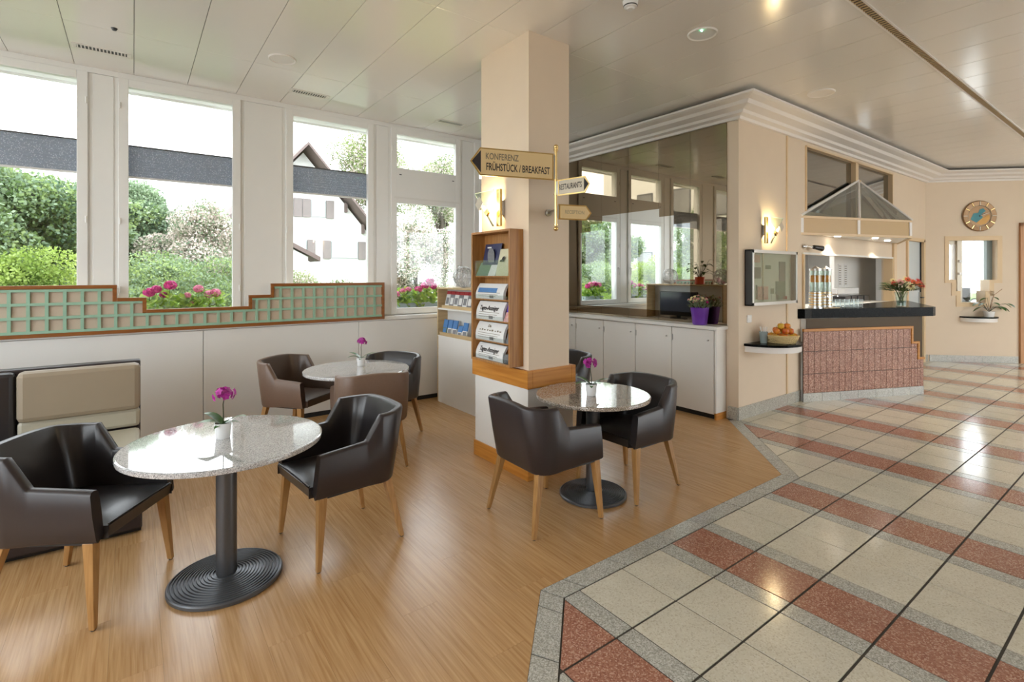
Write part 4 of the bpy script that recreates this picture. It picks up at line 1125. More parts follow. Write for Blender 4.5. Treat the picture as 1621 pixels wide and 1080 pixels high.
for k in range(30):
    a = rr.uniform(0, 6.283); q = .125 * rr.random() ** .5; z = 1.30 + .10 * rr.random() * (1 - (q / .17) ** 2)
    mb = MB(); c = Vector((PC[0] + math.cos(a) * q, PC[1] + math.sin(a) * q, z)); d = Vector((math.cos(a) * q * 4 - .3, math.sin(a) * q * 4 - .2, .6)).normalized()
    for lay in range(3): petal_flower(mb, c + d * .004 * lay, d, (.019 if k else .03) * (1 - .25 * lay), 6, .9)
    mb.build('blossom', rr.choice(['fl_pink', 'fl_pink', 'fl_white', 'fl_white', 'magenta']), pp)

# ================================================================== BAR WALL ITEMS
cs = thing('display_case', (6.07, 3.0, 1.27), 'dark framed glass display case on the cream wall under the sconce', 'display case')
CX0, CX1, CY, CZ0, CZ1 = 5.535, 6.60, 2.963, 1.27, 1.902
MB().box(CX0, CX0 + .012, CY, 3.05, CZ0, CZ1).build('side', 'darkgrey', cs)
MB().box(CX1 - .012, CX1, CY, 3.05, CZ0, CZ1).build('side', 'darkgrey', cs)
MB().box(CX0, CX1, CY, 3.05, CZ0, CZ0 + .012).build('bottom', 'darkgrey', cs)
MB().box(CX0, CX1, CY, 3.05, CZ1 - .012, CZ1).build('top', 'darkgrey', cs)
MB().box(CX0, CX1, 3.04, 3.05, CZ0, CZ1).build('back', 'darkgrey', cs)
for q in ((CX0, CX1, CZ0, CZ0 + .035), (CX0, CX1, CZ1 - .035, CZ1), (CX0, CX0 + .03, CZ0, CZ1), (CX1 - .03, CX1, CZ0, CZ1)):
    MB().box(q[0], q[1], CY - .006, CY, q[2], q[3]).build('front_frame', 'steel', cs)
MB().box(CX0 + .012, CX1 - .012, 3.03, 3.04, CZ0 + .012, CZ1 - .012).build('reflection_board', 'paper', cs)  # board and flat cards paint the room reflected in the case glass
for (a, b_, c, d, mt, nm) in ((.30, .335, .02, .62, 'goldpale', 'divider'), (.10, .27, .30, .44, 'paper_k', 'reflection_patch'), (.16, .19, .04, .22, 'darkgrey', 'bottle_reflection'), (.20, .44, .03, .20, 'fl_pink', 'reflection_panel'), (.38, .50, .42, .47, 'paper_g', 'reflection_patch'),
                              (.62, .86, .02, .26, 'paper_g', 'reflection_panel'), (.70, .86, .26, .52, 'paper_k', 'reflection_panel'), (.50, .58, .10, .17, 'paper_g', 'reflection_patch'), (.80, .90, .02, .06, 'paper_r', 'reflection_patch'), (.52, .68, .02, .09, 'paper', 'reflection_patch'), (.03, .25, .50, .60, 'fl_pink', 'reflection_patch')):
    MB().box(CX0 + .04 + a, CX0 + .04 + b_, 3.026, 3.03, CZ0 + .03 + c * .92, CZ0 + .03 + d * .92).build(nm, mt, cs)
MB().box(CX0 + .03, CX1 - .03, CY - .001, CY + .001, CZ0 + .035, CZ1 - .035).build('glass', 'glasscase', cs)
so = thing('wall_socket', (5.61, 3.045, 1.07), 'white wall socket below the display case', 'socket')
MB().box(5.575, 5.66, 3.036, 3.05, 1.075, 1.16).build('plate', 'potwhite', so, bevel=.004)
MB().lathe([(.022, 0), (.022, .002)], (0, 0, 0), 16).xf(Matrix.Translation((5.617, 3.036, 1.117)) @ Matrix.Rotation(R(90), 4, 'X')).build('outlet', 'panel', so)
hs = thing('half_round_shelf', (5.93, 2.9, .752), 'half-round wall shelf with black top carrying the fruit basket', 'shelf')
def halfdisc(r, cx=5.93, n=18): return [(cx + r * math.cos(a), 3.05 + r * math.sin(a)) for a in np.linspace(math.pi, 2 * math.pi, n)]
MB().prism(halfdisc(.415), .818, .845).build('black_top', 'blackgranite', hs)
MB().prism(halfdisc(.40), .752, .818).build('apron', 'crown', hs, smooth=40)
# fruit basket
fb = thing('fruit_basket', (5.95, 2.83, .845), 'woven wicker basket full of apples on the half-round shelf', 'basket')
BC = (5.92, 2.83)
mb = MB().lathe([(.0001, .004), (.125, .0), (.135, .006), (.175, .085), (.182, .095), (.174, .096), (.165, .085), (.128, .015), (.0001, .012)], (BC[0], BC[1], .845), 40)
mb.build('basket_wall', 'wicker', fb, smooth=60)
for k in range(32):
    a = 2 * math.pi * k / 32; c, s_ = math.cos(a), math.sin(a)
    MB().tube([(BC[0] + .137 * c, BC[1] + .137 * s_, .848), (BC[0] + .181 * c, BC[1] + .181 * s_, .937)], .005, 5).build('stake', 'wicker', fb)
for k in range(5):
    r0 = .143 + .010 * k; z0 = .860 + .0175 * k
    MB().tube([(BC[0] + (r0 + .003 * math.cos(16 * a + k * math.pi)) * math.cos(a), BC[1] + (r0 + .003 * math.cos(16 * a + k * math.pi)) * math.sin(a), z0) for a in np.linspace(0, 2 * math.pi, 65)], .0045, 5, False).build('weave_strand', 'wicker', fb, smooth=180)
ap = [(-.09, -.06, .05, 'apple_y'), (-.02, -.10, .05, 'apple_r'), (.06, -.09, .05, 'apple_y'), (.11, -.02, .055, 'apple_y'), (-.12, .02, .05, 'apple_r'), (0, 0, .05, 'apple_r'), (.06, .07, .05, 'apple_r'), (-.05, .09, .05, 'apple_y'),
      (-.06, -.03, .112, 'apple_r'), (.01, -.055, .115, 'apple_r'), (.07, -.03, .112, 'apple_r'), (.035, .03, .115, 'apple_y'), (-.03, .04, .118, 'apple_r'), (-.012, -.015, .168, 'apple_y'), (.055, .0, .165, 'apple_r')]
apl = ['at the left front of the basket', 'front centre', 'front right of centre', 'at the right rim', 'at the left rim', 'buried in the middle', 'right rear', 'left rear', 'second layer left', 'second layer centre front', 'second layer right', 'second layer right rear', 'second layer left rear', 'topmost with a stem', 'top right of the heap']
for k, (dx, dy, dz, mt) in enumerate(ap):
    dz += .022
    # offsets are given along the view: x to the right of the picture, y away
    wx = BC[0] + (dx * .80 + dy * .6) * 1.18; wy = BC[1] + (-dx * .6 + dy * .80) * 1.18
    t = thing('apple', (wx, wy, .845 + dz - .035), ('red and yellow' if mt == 'apple_r' else 'yellow') + ' apple in the wicker basket, ' + apl[k], 'apple', 'apples in the basket')
    MB().lathe([(.0001, -.030), (.012, -.035), (.030, -.024), (.0385, .002), (.032, .026), (.015, .034), (.004, .030), (.0001, .026)], (wx, wy, .845 + dz), 18).build('fruit', mt, t, smooth=180)
    MB().tube([(wx, wy, .845 + dz + .027), (wx + .003, wy, .845 + dz + .048)], .0016, 5).build('stem', 'bark', t)
tg = thing('cutlery_cup', (5.77, 2.93, .845), 'grey cup with white plastic cutlery beside the fruit basket', 'cup')
MB().lathe([(.035, 0), (.045, .13), (.042, .13), (.033, .01)], (5.745, 2.945, .845), 20).build('cup', 'zinc', tg, smooth=40)
for k in range(5):
    a = k * 1.2
    MB().tube([(5.745, 2.945, .88), (5.745 + .04 * math.cos(a), 2.945 + .04 * math.sin(a), 1.03)], .004, 5).build('utensil', 'potwhite', tg)

# ---------------------------------------------------------------- bar counter
P0, P1, P2 = Vector((6.9, 2.98)), Vector((8.62, 2.245)), Vector((10.36, 2.98))
dB = (P1 - P0).normalized(); nB = Vector((dB.y, -dB.x))         # nB points into the room
LB = (P1 - P0).length
def bp(u, z, off=0): q = P0 + dB * u + nB * off; return (q.x, q.y, z)
def bslab(mb, u0, u1, z0, z1, o0, o1): return mb.slab([bp(u0, z0, o0), bp(u1, z0, o0), bp(u1, z1, o0), bp(u0, z1, o0)], Vector(bp(0, 0, o1)) - Vector(bp(0, 0, o0)))
ba = thing('bar_counter', (8.6, 2.8, 0), 'angled bar counter with terracotta tiled front and black stone top', 'bar')
MB().prism([(6.88, 3.045), (6.905, 2.995), (8.62, 2.262), (10.34, 2.99), (10.36, 3.045)], 0, 1.058).build('core', 'white', ba)
bslab(MB(), -.012, LB, .0, 1.058, .004, 0).build('bronze_panel', 'bronzepanel', ba)
for q in ((-.07, 1.655, 0, .895), (1.655, 1.765, 0, .69), (1.765, LB, 0, .475)): bslab(MB(), *q, .012, .004).build('grout_bed', 'grout', ba)
top = [(6.80, 3.045), (6.86, 2.985), (7.0, 2.965), (8.70, 2.142), (8.80, 2.142), (10.45, 2.90), (10.45, 3.045)]
MB().prism(top, 1.06, 1.182).build('stone_top', 'blackgranite', ba, bevel=.004)
MB().prism([(6.94, 3.048), (10.13, 3.048), (10.13, 3.5), (6.94, 3.5)], 1.06, 1.18).build('rear_worktop', 'white', ba)
# tiled front: 3 rows; stepped at the right end
def step_top(u): return .895 if u < 1.655 else (.69 if u < 1.765 else .475)
rows = [(.113, .355), (.358, .641), (.644, .895)]
CWT = .0955
cols = [(.0 - .07, .0)] + [(CWT * i, CWT * (i + 1)) for i in range(20)]
for u0, u1 in cols:
    if u0 > LB - .01: continue
    u1 = min(u1, LB)
    for z0, z1 in rows:
        segs = []
        br = [u0] + [b_ for b_ in (1.655, 1.765) if u0 < b_ < u1] + [u1]
        for a, b_ in zip(br[:-1], br[1:]):
            zz = min(z1, step_top((a + b_) / 2))
            if zz - z0 > .02: segs.append((a, b_, z0, zz))
        for (a, b_, c, d) in segs:
            bslab(MB(), a + .003, b_ - .003, c, d - .004, .022, .012).build('front_tile', 'barstone', ba)
for i in range(7):
    a, b_ = -.07 + i * .285, min(LB + .01, -.07 + (i + 1) * .285)
    if b_ > a: bslab(MB(), a + .002, b_ - .002, 0, .108, .020, .012).build('base_tile', 'tile_grey', ba)
for q in ((-.075, 1.685, .895, .930), (1.655, 1.685, .69, .895), (1.685, 1.795, .69, .72), (1.765, 1.795, .475, .69), (1.795, LB + .01, .475, .505)):
    bslab(MB(), *q, .034, .004).build('wood_trim', 'bandwood', ba, bevel=.003)
# ---------------------------------------------------------------- canopy: triangular box with a glazed half pyramid
cn = thing('bar_canopy', (8.7, 2.8, 2.13), 'glazed half-pyramid canopy with gold panels over the bar', 'canopy')
C0, C1, C2 = Vector((6.9, 3.05)), Vector((8.79, 2.40)), Vector((10.46, 3.05))
z0, z1 = 2.135, 2.385
def cface(A, B, u0, u1, za, zb_, off, th):
    d = (B - A).normalized(); n_ = Vector((d.y, -d.x)); L = (B - A).length
    f = lambda u, z: (A.x + d.x * u * L + n_.x * off, A.y + d.y * u * L + n_.y * off, z)
    return MB().slab([f(u0, za), f(u1, za), f(u1, zb_), f(u0, zb_)], (n_.x * th, n_.y * th, 0))
for A, B in ((C0, C1), (C1, C2)):
    cface(A, B, 0, 1, z0, z0 + .03, -.03, .03).build('frame_bar', 'cream2', cn)
    cface(A, B, 0, 1, z1 - .03, z1, -.03, .03).build('frame_bar', 'cream2', cn)
    for u in (0, .49, .978): cface(A, B, u, u + .022, z0 + .03, z1 - .03, -.03, .03).build('frame_post', 'crown', cn)
    cface(A, B, .022, .49, z0 + .03, z1 - .03, -.018, .006).build('gold_panel', 'goldpanel', cn)
    cface(A, B, .512, .978, z0 + .03, z1 - .03, -.018, .006).build('gold_panel', 'goldpanel', cn)
MB().prism([(6.95, 3.045), (8.79, 2.43), (10.4, 3.045)], z0 + .01, z0 + .022).build('soffit_board', 'potwhite', cn)
apex = Vector((8.735, 3.045, 3.03))
tri = lambda A, B, mat, nm: MB().slab([A, B, apex], (0, 0, .006)).build(nm, mat, cn)
c0, c1, c2 = Vector((C0.x, C0.y, z1)), Vector((C1.x, C1.y, z1)), Vector((C2.x, C2.y, z1))
m01, m12 = c0.lerp(c1, .5), c1.lerp(c2, .5)
tri(c0, m01, 'glassgrey', 'roof_glass'); tri(m01, c1, 'glassgrey', 'roof_glass'); tri(c1, m12, 'glassgrey', 'roof_glass'); tri(m12, c2, 'glassgrey', 'roof_glass')
for p in (c0, m01, c1, m12, c2): MB().tube([p, apex], .020, 6).build('glazing_bar', 'crown', cn)
MB().tube([(8.735, 3.03, 2.40), (8.735, 3.03, 3.03)], .025, 8).build('king_post', 'cream2', cn)
for (x, y) in ((7.7, 2.93), (8.5, 2.75), (9.3, 2.85)):
    l_ = MB().lathe([(.035, 0), (.04, .008)], (x, y, z0 + .001), 16).build('downlight', 'lampwhite', cn)
    ld = bpy.data.lights.new('canopy_light', 'SPOT'); ld.energy = 5; ld.spot_size = R(110); ld.spot_blend = .6; ld.color = (1, .90, .74); ld.shadow_soft_size = .03
    lo = bpy.data.objects.new('canopy_light', ld); COL.objects.link(lo); lo.parent = cn; lo.location = Vector((x, y, z0 - .01)) - Vector(ORG[cn.name])
# wall spot beside the case
ws = thing('wall_spotlight', (6.98, 3.0, 1.95), 'small chrome spotlight left under the canopy', 'lamp')
MB().tube([(6.95, 3.03, 1.985), (6.95, 2.99, 1.985)], [.03, .012], 14).build('rose', 'chrome', ws, smooth=40)
MB().tube([(6.95, 2.99, 1.985), (7.06, 2.955, 1.975)], .008, 8).build('arm', 'chrome', ws, smooth=40)
MB().tube([(7.05, 2.96, 1.977), (7.2, 2.92, 1.96)], [.026, .036], 14).build('head', 'black', ws, smooth=40)
# ---------------------------------------------------------------- things on the counter
ZBt = 1.182
def dispenser(x, y, label):
    t = thing('juice_dispenser', (x, y, ZBt), label, 'dispenser', 'juice dispensers on the bar')
    MB().lathe([(.085, 0), (.085, .02)], (x, y, ZBt), 24).build('foot', 'steel', t, smooth=40)
    pr = []
    MB().lathe([(.072, .02), (.072, .215)], (x, y, ZBt), 24).build('steel_barrel', 'steel', t, smooth=40)
    for k in range(5): MB().lathe([(.0735, .04 + k * .038), (.076, .046 + k * .038), (.0735, .052 + k * .038)], (x, y, ZBt), 24).build('barrel_ring', 'brass', t, smooth=60)
    MB().lathe([(.068, .215), (.068, .49), (.064, .49), (.064, .22)], (x, y, ZBt), 24).build('glass_jar', 'water', t, smooth=40)
    MB().lathe([(.062, .34), (.062, .43), (.0001, .43)], (x, y, ZBt), 24).build('juice', 'juice', t, smooth=40)
    MB().lathe([(.072, .49), (.074, .515), (.03, .535), (.012, .55), (.0001, .552)], (x, y, ZBt), 24).build('lid', 'steel', t, smooth=40)
    MB().tube([(x + .03, y - .07, ZBt + .18), (x + .06, y - .12, ZBt + .18), (x + .06, y - .12, ZBt + .15)], .009, 8).build('tap', 'chrome', t, smooth=40)
dispenser(7.17, 2.99, 'juice dispenser with orange juice at the left end of the bar')
dispenser(7.36, 2.945, 'juice dispenser with orange juice next to the glasses')
for k in range(12):
    u = .62 + .075 * (k % 6) + (.03 if k >= 6 else 0); off = -.14 + (-.09 if k >= 6 else 0)
    q = bp(u, ZBt, off)
    t = MB().lathe([(.026, 0), (.030, .004), (.034, .105), (.0325, .105), (.028, .008), (.0001, .007)], q, 18).build('drinking_glass', 'acrylic', smooth=40)
    tag(t, 'clear drinking glass, %s from the dispenser in the %s row on the bar' % (['first', 'second', 'third', 'fourth', 'fifth', 'sixth'][k % 6], 'front' if k < 6 else 'rear'), 'glass', 'drinking glasses on the bar')
tr_ = thing('glass_tray', bp(.8, ZBt, -.2), 'low wooden tray in front of the dispensers on the bar', 'tray')
bslab(MB(), .30, .56, ZBt, ZBt + .012, -.04, -.075).build('board', 'edgewood', tr_)
# vase with bouquet
VX, VY = 8.42, 2.42
va = thing('flower_vase', (VX, VY, ZBt), 'glass vase with red, orange and cream bouquet at the right of the bar', 'vase')
MB().lathe([(.055, 0), (.062, .005), (.056, .06), (.066, .16), (.078, .20), (.074, .20), (.062, .15), (.052, .06), (.0001, .012)], (VX, VY, ZBt), 28).build('glass_body', 'water', va, smooth=60)
MB().lathe([(.0001, .014), (.050, .016), (.049, .08), (.0001, .08)], (VX, VY, ZBt), 20).build('water', 'paper_g', va, smooth=40)
rr = random.Random(3)
for k in range(14):
    a = rr.uniform(0, 6.28); MB().tube([(VX + .02 * math.cos(a + 2), VY + .02 * math.sin(a + 2), ZBt + .03), (VX + .05 * math.cos(a), VY + .05 * math.sin(a), ZBt + .20), (VX + .12 * math.cos(a), VY + .12 * math.sin(a), ZBt + .30)], .004, 5).build('stem', 'oliveleaf', va)
mb = MB()
for k in range(420):
    a = rr.uniform(0, 6.28); q = .20 * rr.random() ** .5
    leaf_blade(mb, (VX + q * math.cos(a), VY + q * math.sin(a), ZBt + .21 + .16 * rr.random() * (1 - q * 2)), (math.cos(a), math.sin(a), 0), .09, .022, .4, 3, .5)
mb.build('greenery', 'oliveleaf', va, smooth=180, kind='stuff')
def gerbera(c, d, r, mat, core):
    mb = MB(); d = Vector(d).normalized()
    petal_flower(mb, c, d, r, 14, .28); petal_flower(mb, Vector(c) + d * .006, d, r * .75, 12, .3)
    o = mb.build('blossom', mat, va)
    MB().ball(tuple(Vector(c) + d * .006), r * .25, 8, 5).build('flower_eye', core, o)
vd = Vector((-.96, -.28, .25))
for (s_, z, f, r, mt) in ((-.01, .325, .17, .062, 'fl_white'), (.075, .375, .12, .052, 'fl_orange'), (.135, .35, .14, .050, 'fl_orange'), (.175, .385, .08, .050, 'fl_red'), (.205, .345, .10, .042, 'fl_red'),
                       (.02, .415, .08, .035, 'fl_orange'), (-.03, .395, .08, .035, 'fl_white'), (-.09, .38, .10, .045, 'fl_pink'), (-.14, .36, .05, .036, 'fl_red'), (.06, .43, .0, .035, 'fl_white'), (-.10, .40, -.02, .035, 'fl_white'), (.12, .42, -.02, .04, 'fl_pink')):
    c = Vector((VX, VY, ZBt + z - .045)); r *= 1.25
    side = Vector((SA, -CA, 0)); toward = Vector((-CA, -SA, 0))
    c = c + side * s_ + toward * f
    gerbera(c, toward + Vector((0, 0, .55)) + side * s_ * 2, r, mt, 'brownwood')
# ---------------------------------------------------------------- pantry behind the hatch
pn = struct(thing('wall_pantry', (8.5, 4.8, 0)))
MB().box(6.0, 12.2, 5.2, 5.3, 0, 2.7).build('rear_plaster', 'white', pn)
MB().box(6.0, 6.1, 3.32, 5.2, 0, 2.7).build('side_plaster', 'white', pn)
MB().box(12.1, 12.2, 3.2, 5.2, 0, 2.7).build('side_plaster', 'white', pn)
MB().box(6.0, 12.2, 3.14, 5.3, 2.45, 2.5).build('pantry_ceiling', 'potwhite', pn)
MB().box(8.15, 8.55, 3.9, 4.1, 0, 2.45).build('pier', 'cream', pn)
MB().box(9.2, 11.0, 3.55, 3.62, 0, 2.45).build('partition', 'panel', pn)
plm = thing('pantry_fill_lamp', (8.3, 4.3, 2.40), 'added unseen fill lamp brightening the pantry behind the bar', 'lamp')  # added lamp, out of view, brightens the room behind the hatch
MB().box(7.6, 9.0, 4.4, 4.55, 2.40, 2.45).build('diffuser', 'lampwhite', plm)
ld = bpy.data.lights.new('pantry_fill_light', 'AREA'); ld.shape = 'RECTANGLE'; ld.size = 1.4; ld.size_y = .15; ld.energy = 9; ld.color = (.95, .97, 1)
lo = bpy.data.objects.new('pantry_fill_light', ld); COL.objects.link(lo); lo.parent = plm; lo.location = (0, .17, -.02)
fr_ = thing('pantry_fridge', (7.6, 4.9, 0), 'steel grey fridge at the back of the pantry', 'fridge')
MB().box(7.1, 7.9, 4.55, 5.15, 0, 1.45).build('body', 'zinc', fr_, bevel=.01)
MB().box(7.1, 7.9, 4.53, 4.55, .02, 1.43).build('door', 'zinc', fr_, bevel=.005)
ban = thing('wall_pennant', (8.95, 4.3, 1.45), 'blue hanging pennant in the pantry', 'pennant')
MB().slab([(8.75, 4.2, 1.78), (9.02, 4.2, 1.78), (9.02, 4.2, 1.50), (8.87, 4.2, 1.44), (8.75, 4.2, 1.58)], (0, -.004, 0)).build('cloth', 'blue', ban)
MB().box(8.77, 8.98, 4.193, 4.195, 1.68, 1.74).build('white_stripe', 'paper', ban)
for k, (x, w_) in enumerate(((9.35, .10), (9.58, .10))):
    t = thing('notice_sheet', (x, 3.54, 1.4), ['left', 'right'][k] + ' printed list on the pantry partition', 'notice', 'printed lists in the pantry')
    MB().box(x, x + w_ + .05, 3.545, 3.549, 1.42, 1.80).build('sheet', 'paper', t)
    for q in range(9): MB().box(x + .02, x + .02 + w_ * .8, 3.543, 3.545, 1.46 + q * .037, 1.472 + q * .037).build('print_line', 'inkgrey', t)
cm = thing('coffee_tray', (9.3, 3.3, 1.18), 'dark tray unit on the pantry worktop behind the bar', 'tray')
MB().box(8.75, 9.75, 3.22, 3.42, 1.18, 1.20).build('base', 'steel', cm)
for k in range(4): MB().box(8.77 + k * .25, 8.98 + k * .25, 3.23, 3.41, 1.20, 1.285).build('compartment', 'black', cm, bevel=.006)
cp = thing('white_cabinet', (9.4, 3.46, 1.2), 'white wall unit under the printed lists', 'cabinet')
MB().box(9.0, 9.9, 3.44, 3.545, 1.30, 1.40).build('box', 'potwhite', cp, bevel=.006)
MB().box(9.05, 9.3, 3.435, 3.44, 1.32, 1.38).build('label_plate', 'panel', cp)

# ---------------------------------------------------------------- clock and far shelf
ck = thing('wall_clock', dg(.845, 2.43), 'round copper wall clock with teal and amber face on the diagonal wall', 'clock')
cmx = frame_mtx(dg(.845, 2.704, .0), (SQ, -SQ, 0), (0, 0, 1))
def onclock(mb): return mb.xf(cmx)
onclock(MB().lathe([(.28, .005), (.285, .02), (.27, .035), (.195, .03), (.19, .02), (.0001, .02)], seg=60)).build('copper_rim', 'copper', ck, smooth=30)
for k in range(12):
    a = 2 * math.pi * k / 12
    onclock(MB().box(.20, .272, -.006, .006, .030, .040).xf(Matrix.Rotation(a, 4, 'Z'))).build('hour_mark', 'brass' if k % 3 else 'goldpale', ck)
onclock(MB().lathe([(.186, .02), (.192, .036), (.198, .03)], seg=48, caps=False)).build('dotted_ring', 'goldpale', ck, smooth=40)
onclock(MB().lathe([(.186, .0205), (.0001, .0215)], seg=40)).build('dial', 'copper', ck)
onclock(MB().prism([(-.15, -.06), (-.10, .05), (-.02, .06), (.0, .12), (.06, .14), (.10, .09), (.03, .03), (.05, -.03), (-.05, -.12), (-.11, -.09)], .0216, .0236)).build('teal_inlay', 'teal', ck)
onclock(MB().prism([(-.05, -.13), (.06, -.03), (.16, .03), (.17, -.05), (.10, -.14), (.02, -.165)], .0216, .0236)).build('amber_inlay', 'amber', ck)
onclock(MB().box(0, .105, -.006, .006, .026, .028).xf(Matrix.Rotation(R(28), 4, 'Z'))).build('hour_hand', 'black', ck)
onclock(MB().box(0, .165, -.004, .004, .029, .031).xf(Matrix.Rotation(R(20), 4, 'Z'))).build('minute_hand', 'goldpale', ck)
onclock(MB().lathe([(.012, .02), (.012, .034)], seg=14)).build('spindle', 'black', ck)
fs_ = thing('small_wall_shelf', dg(.83, .76, .15), 'small half-round wall shelf with black top below the stepped window', 'shelf')
hd = lambda r, n=16: [dg(.83 + r * math.cos(a), 0, -r * .75 * math.sin(a))[:2] for a in np.linspace(math.pi, 2 * math.pi, n)]
MB().prism(hd(.305), .825, .85).build('black_top', 'blackgranite', fs_)
MB().prism(hd(.29), .755, .825).build('apron', 'crown', fs_, smooth=40)
fp = thing('trailing_plant', dg(.93, .85, .12), 'small trailing plant in white pot on the far wall shelf', 'plant')
pc = dg(.93, .85, .12)
MB().lathe([(.07, 0), (.085, .10), (.08, .10), (.06, .01)], pc, 20).build('pot', 'potwhite', fp, smooth=40)
leafy(fp, (pc[0], pc[1], .94), 20, .30, .26, .085, 'orchidleaf', 9, up=.1)
MB().tube([(pc[0], pc[1], .94), dg(.99, 1.25, .15), dg(1.12, 1.36, .15)], .004, 5).build('dry_shoot', 'brownwood', fp)

# ================================================================== CEILING FIXTURES
def vent(x, y, label):
    t = thing('air_vent', (x, y, ZC - .012), label, 'vent', 'ceiling air vents')
    L, Wd = .40, .11
    for q in ((x - L / 2, x + L / 2, y - Wd / 2, y - Wd / 2 + .018), (x - L / 2, x + L / 2, y + Wd / 2 - .018, y + Wd / 2), (x - L / 2, x - L / 2 + .03, y - Wd / 2 + .018, y + Wd / 2 - .018), (x + L / 2 - .03, x + L / 2, y - Wd / 2 + .018, y + Wd / 2 - .018)):
        MB().box(*q, ZC - .006, ZC - .0005).build('frame', 'crown', t)
    MB().box(x - L / 2 + .03, x + L / 2 - .03, y - Wd / 2 + .02, y + Wd / 2 - .02, ZC - .005, ZC - .001).build('duct', 'black', t)
    for k in range(14):
        xx = x - L / 2 + .033 + k * .0245
        MB().box(xx, xx + .009, y - Wd / 2 + .02, y + Wd / 2 - .02, ZC - .0064, ZC - .005).build('slat', 'crown', t)
vent(-.215, 5.60, 'ceiling air vent above the leftmost window pier')
vent(1.50, 5.63, 'ceiling air vent above the window showing the house')
vent(3.22, 5.64, 'ceiling air vent above the divided window near the pillar')
def disc(x, y, r, label, cat, mat, name, dot=False):
    t = thing(name, (x, y, ZC - .02), label, cat)
    MB().lathe([(r * .86, -.004), (r * .95, -.012), (r, -.006), (r, 0)], (x, y, ZC), 40).build('rim', 'crown', t, smooth=40)
    MB().lathe([(.0001, -.005), (r * .86, -.005), (r * .86, -.001)], (x, y, ZC), 40).build('cover', mat, t, smooth=40)
    if dot: MB().ball((x - r * .55, y - r * .3, ZC - .008), .008, 8, 5).build('indicator', emit('led', (.2, 1, .5), 4), t)
disc(1.066, 4.867, .115, 'round white ceiling loudspeaker over the lounge', 'loudspeaker', 'ceil', 'ceiling_speaker')
disc(3.644, 2.359, .115, 'round white emergency light with green indicator on the ceiling', 'lamp', 'potwhite', 'emergency_light', True)
disc(5.843, 2.38, .13, 'round white ceiling loudspeaker in front of the cream wall', 'loudspeaker', 'crown', 'ceiling_speaker')
sm = thing('smoke_detector', (2.815, 2.389, ZC - .06), 'white smoke detector on the ceiling at the top edge', 'detector')
MB().lathe([(.0001, -.055), (.025, -.055), (.03, -.045), (.045, -.04), (.052, -.02), (.055, 0)], (2.815, 2.389, ZC), 28).build('housing', 'potwhite', sm, smooth=40)
MB().lathe([(.047, -.036), (.049, -.032), (.049, -.026)], (2.815, 2.389, ZC), 28).build('slot_ring', 'black', sm)
sl = thing('linear_diffuser', (7, 1.43, ZC - .01), 'long slotted linear air diffuser in the ceiling on the right', 'vent')
MB().box(2.2, 12.5, 1.405, 1.455, ZC - .002, ZC - .0004).build('slot', 'black', sl)
for q in ((1.392, 1.405), (1.455, 1.468)): MB().box(2.2, 12.5, q[0], q[1], ZC - .009, ZC - .0004).build('edge_rail', 'crown', sl)
bar_mesh = MB().box(-.008, .008, -.025, .025, -.008, -.001)
first = None
for k in range(150):
    x = 3.85 + k * .042
    if first is None: first = bar_mesh.build('slat', 'edgewood', sl, world=False); o = first
    else: o = first.copy(); COL.objects.link(o)
    o.location = (x - 7, 0, .01)
sps = thing('sprinkler', (-.13, 5.0, ZC - .02), 'tiny dark sprinkler head on the ceiling above the left window', 'sprinkler')
MB().lathe([(.0001, -.018), (.014, -.016), (.018, -.006), (.022, -.002), (.022, 0)], (-.12, 5.05, ZC), 14).build('head', 'darkgrey', sps, smooth=40)

# ================================================================== OUTSIDE
gd = struct(thing('floor_outside', (0, 20, 0)))
MB().box(-60, 60, 8.6, 80, -.3, .0).build('lawn', 'lawn', gd)
MB().box(-60, 60, 6.3, 8.6, -.3, -.01).build('paving', 'paving', gd)
MB().box(-60, 70, -60, YS - .25, -.3, -.02).build('paving', 'paving', gd)
MB().box(-60, XW - .2, YS - .25, 6.3, -.3, -.02).build('paving', 'paving', gd)
MB().box(XE + .2, 70, YS - .25, 6.3, -.3, -.02).build('paving', 'paving', gd)
def foliage(name, label, c, rad, n, mat, leaf=.09, trunk=None, cat='tree', group=None, seed=0, clumps=26, mats=None):
    g = np.random.default_rng(seed)
    t = thing(name, (c[0], c[1], 0), label, cat, group)
    c = np.array(c, float); rad = np.array(rad, float)
    cc = g.normal(size=(clumps, 3)); cc /= np.linalg.norm(cc, axis=1)[:, None]; cc *= g.uniform(.35, .95, (clumps, 1)); cc = c + cc * rad
    mats = mats or [mat]
    for mi, mt in enumerate(mats):
        m_ = int(n * 4.6) // len(mats)
        idx = g.integers(0, clumps, m_)
        d = g.normal(size=(m_, 3)); d /= np.linalg.norm(d, axis=1)[:, None]
        p = cc[idx] + d * (rad * .34) * g.uniform(.55, 1.0, (m_, 1))
        p = p[p[:, 2] > .02]
        k = len(p)
        u = g.normal(size=(k, 3)); u /= np.linalg.norm(u, axis=1)[:, None]
        v_ = np.cross(u, g.normal(size=(k, 3))); v_ /= np.linalg.norm(v_, axis=1)[:, None]
        s_ = leaf * .38 * g.uniform(.6, 1.2, (k, 1))
        MB().quads(p, u * s_ * .5, v_ * s_ * .32).build('foliage', mt, t, kind='stuff')
    if trunk:
        mb = MB().tube([(c[0], c[1], 0), (c[0] + .1, c[1], c[2] * .5), (c[0] - .05, c[1], c[2])], [trunk, trunk * .8, trunk * .4], 8)
        for k in range(6):
            q = cc[k]; mb.tube([(c[0] + .05, c[1], c[2] * .55), (c + q) * .5 - (0, 0, .2), q], [trunk * .5, trunk * .35, trunk * .12], 6)
        mb.build('trunk', 'bark', t, smooth=60)
    return t
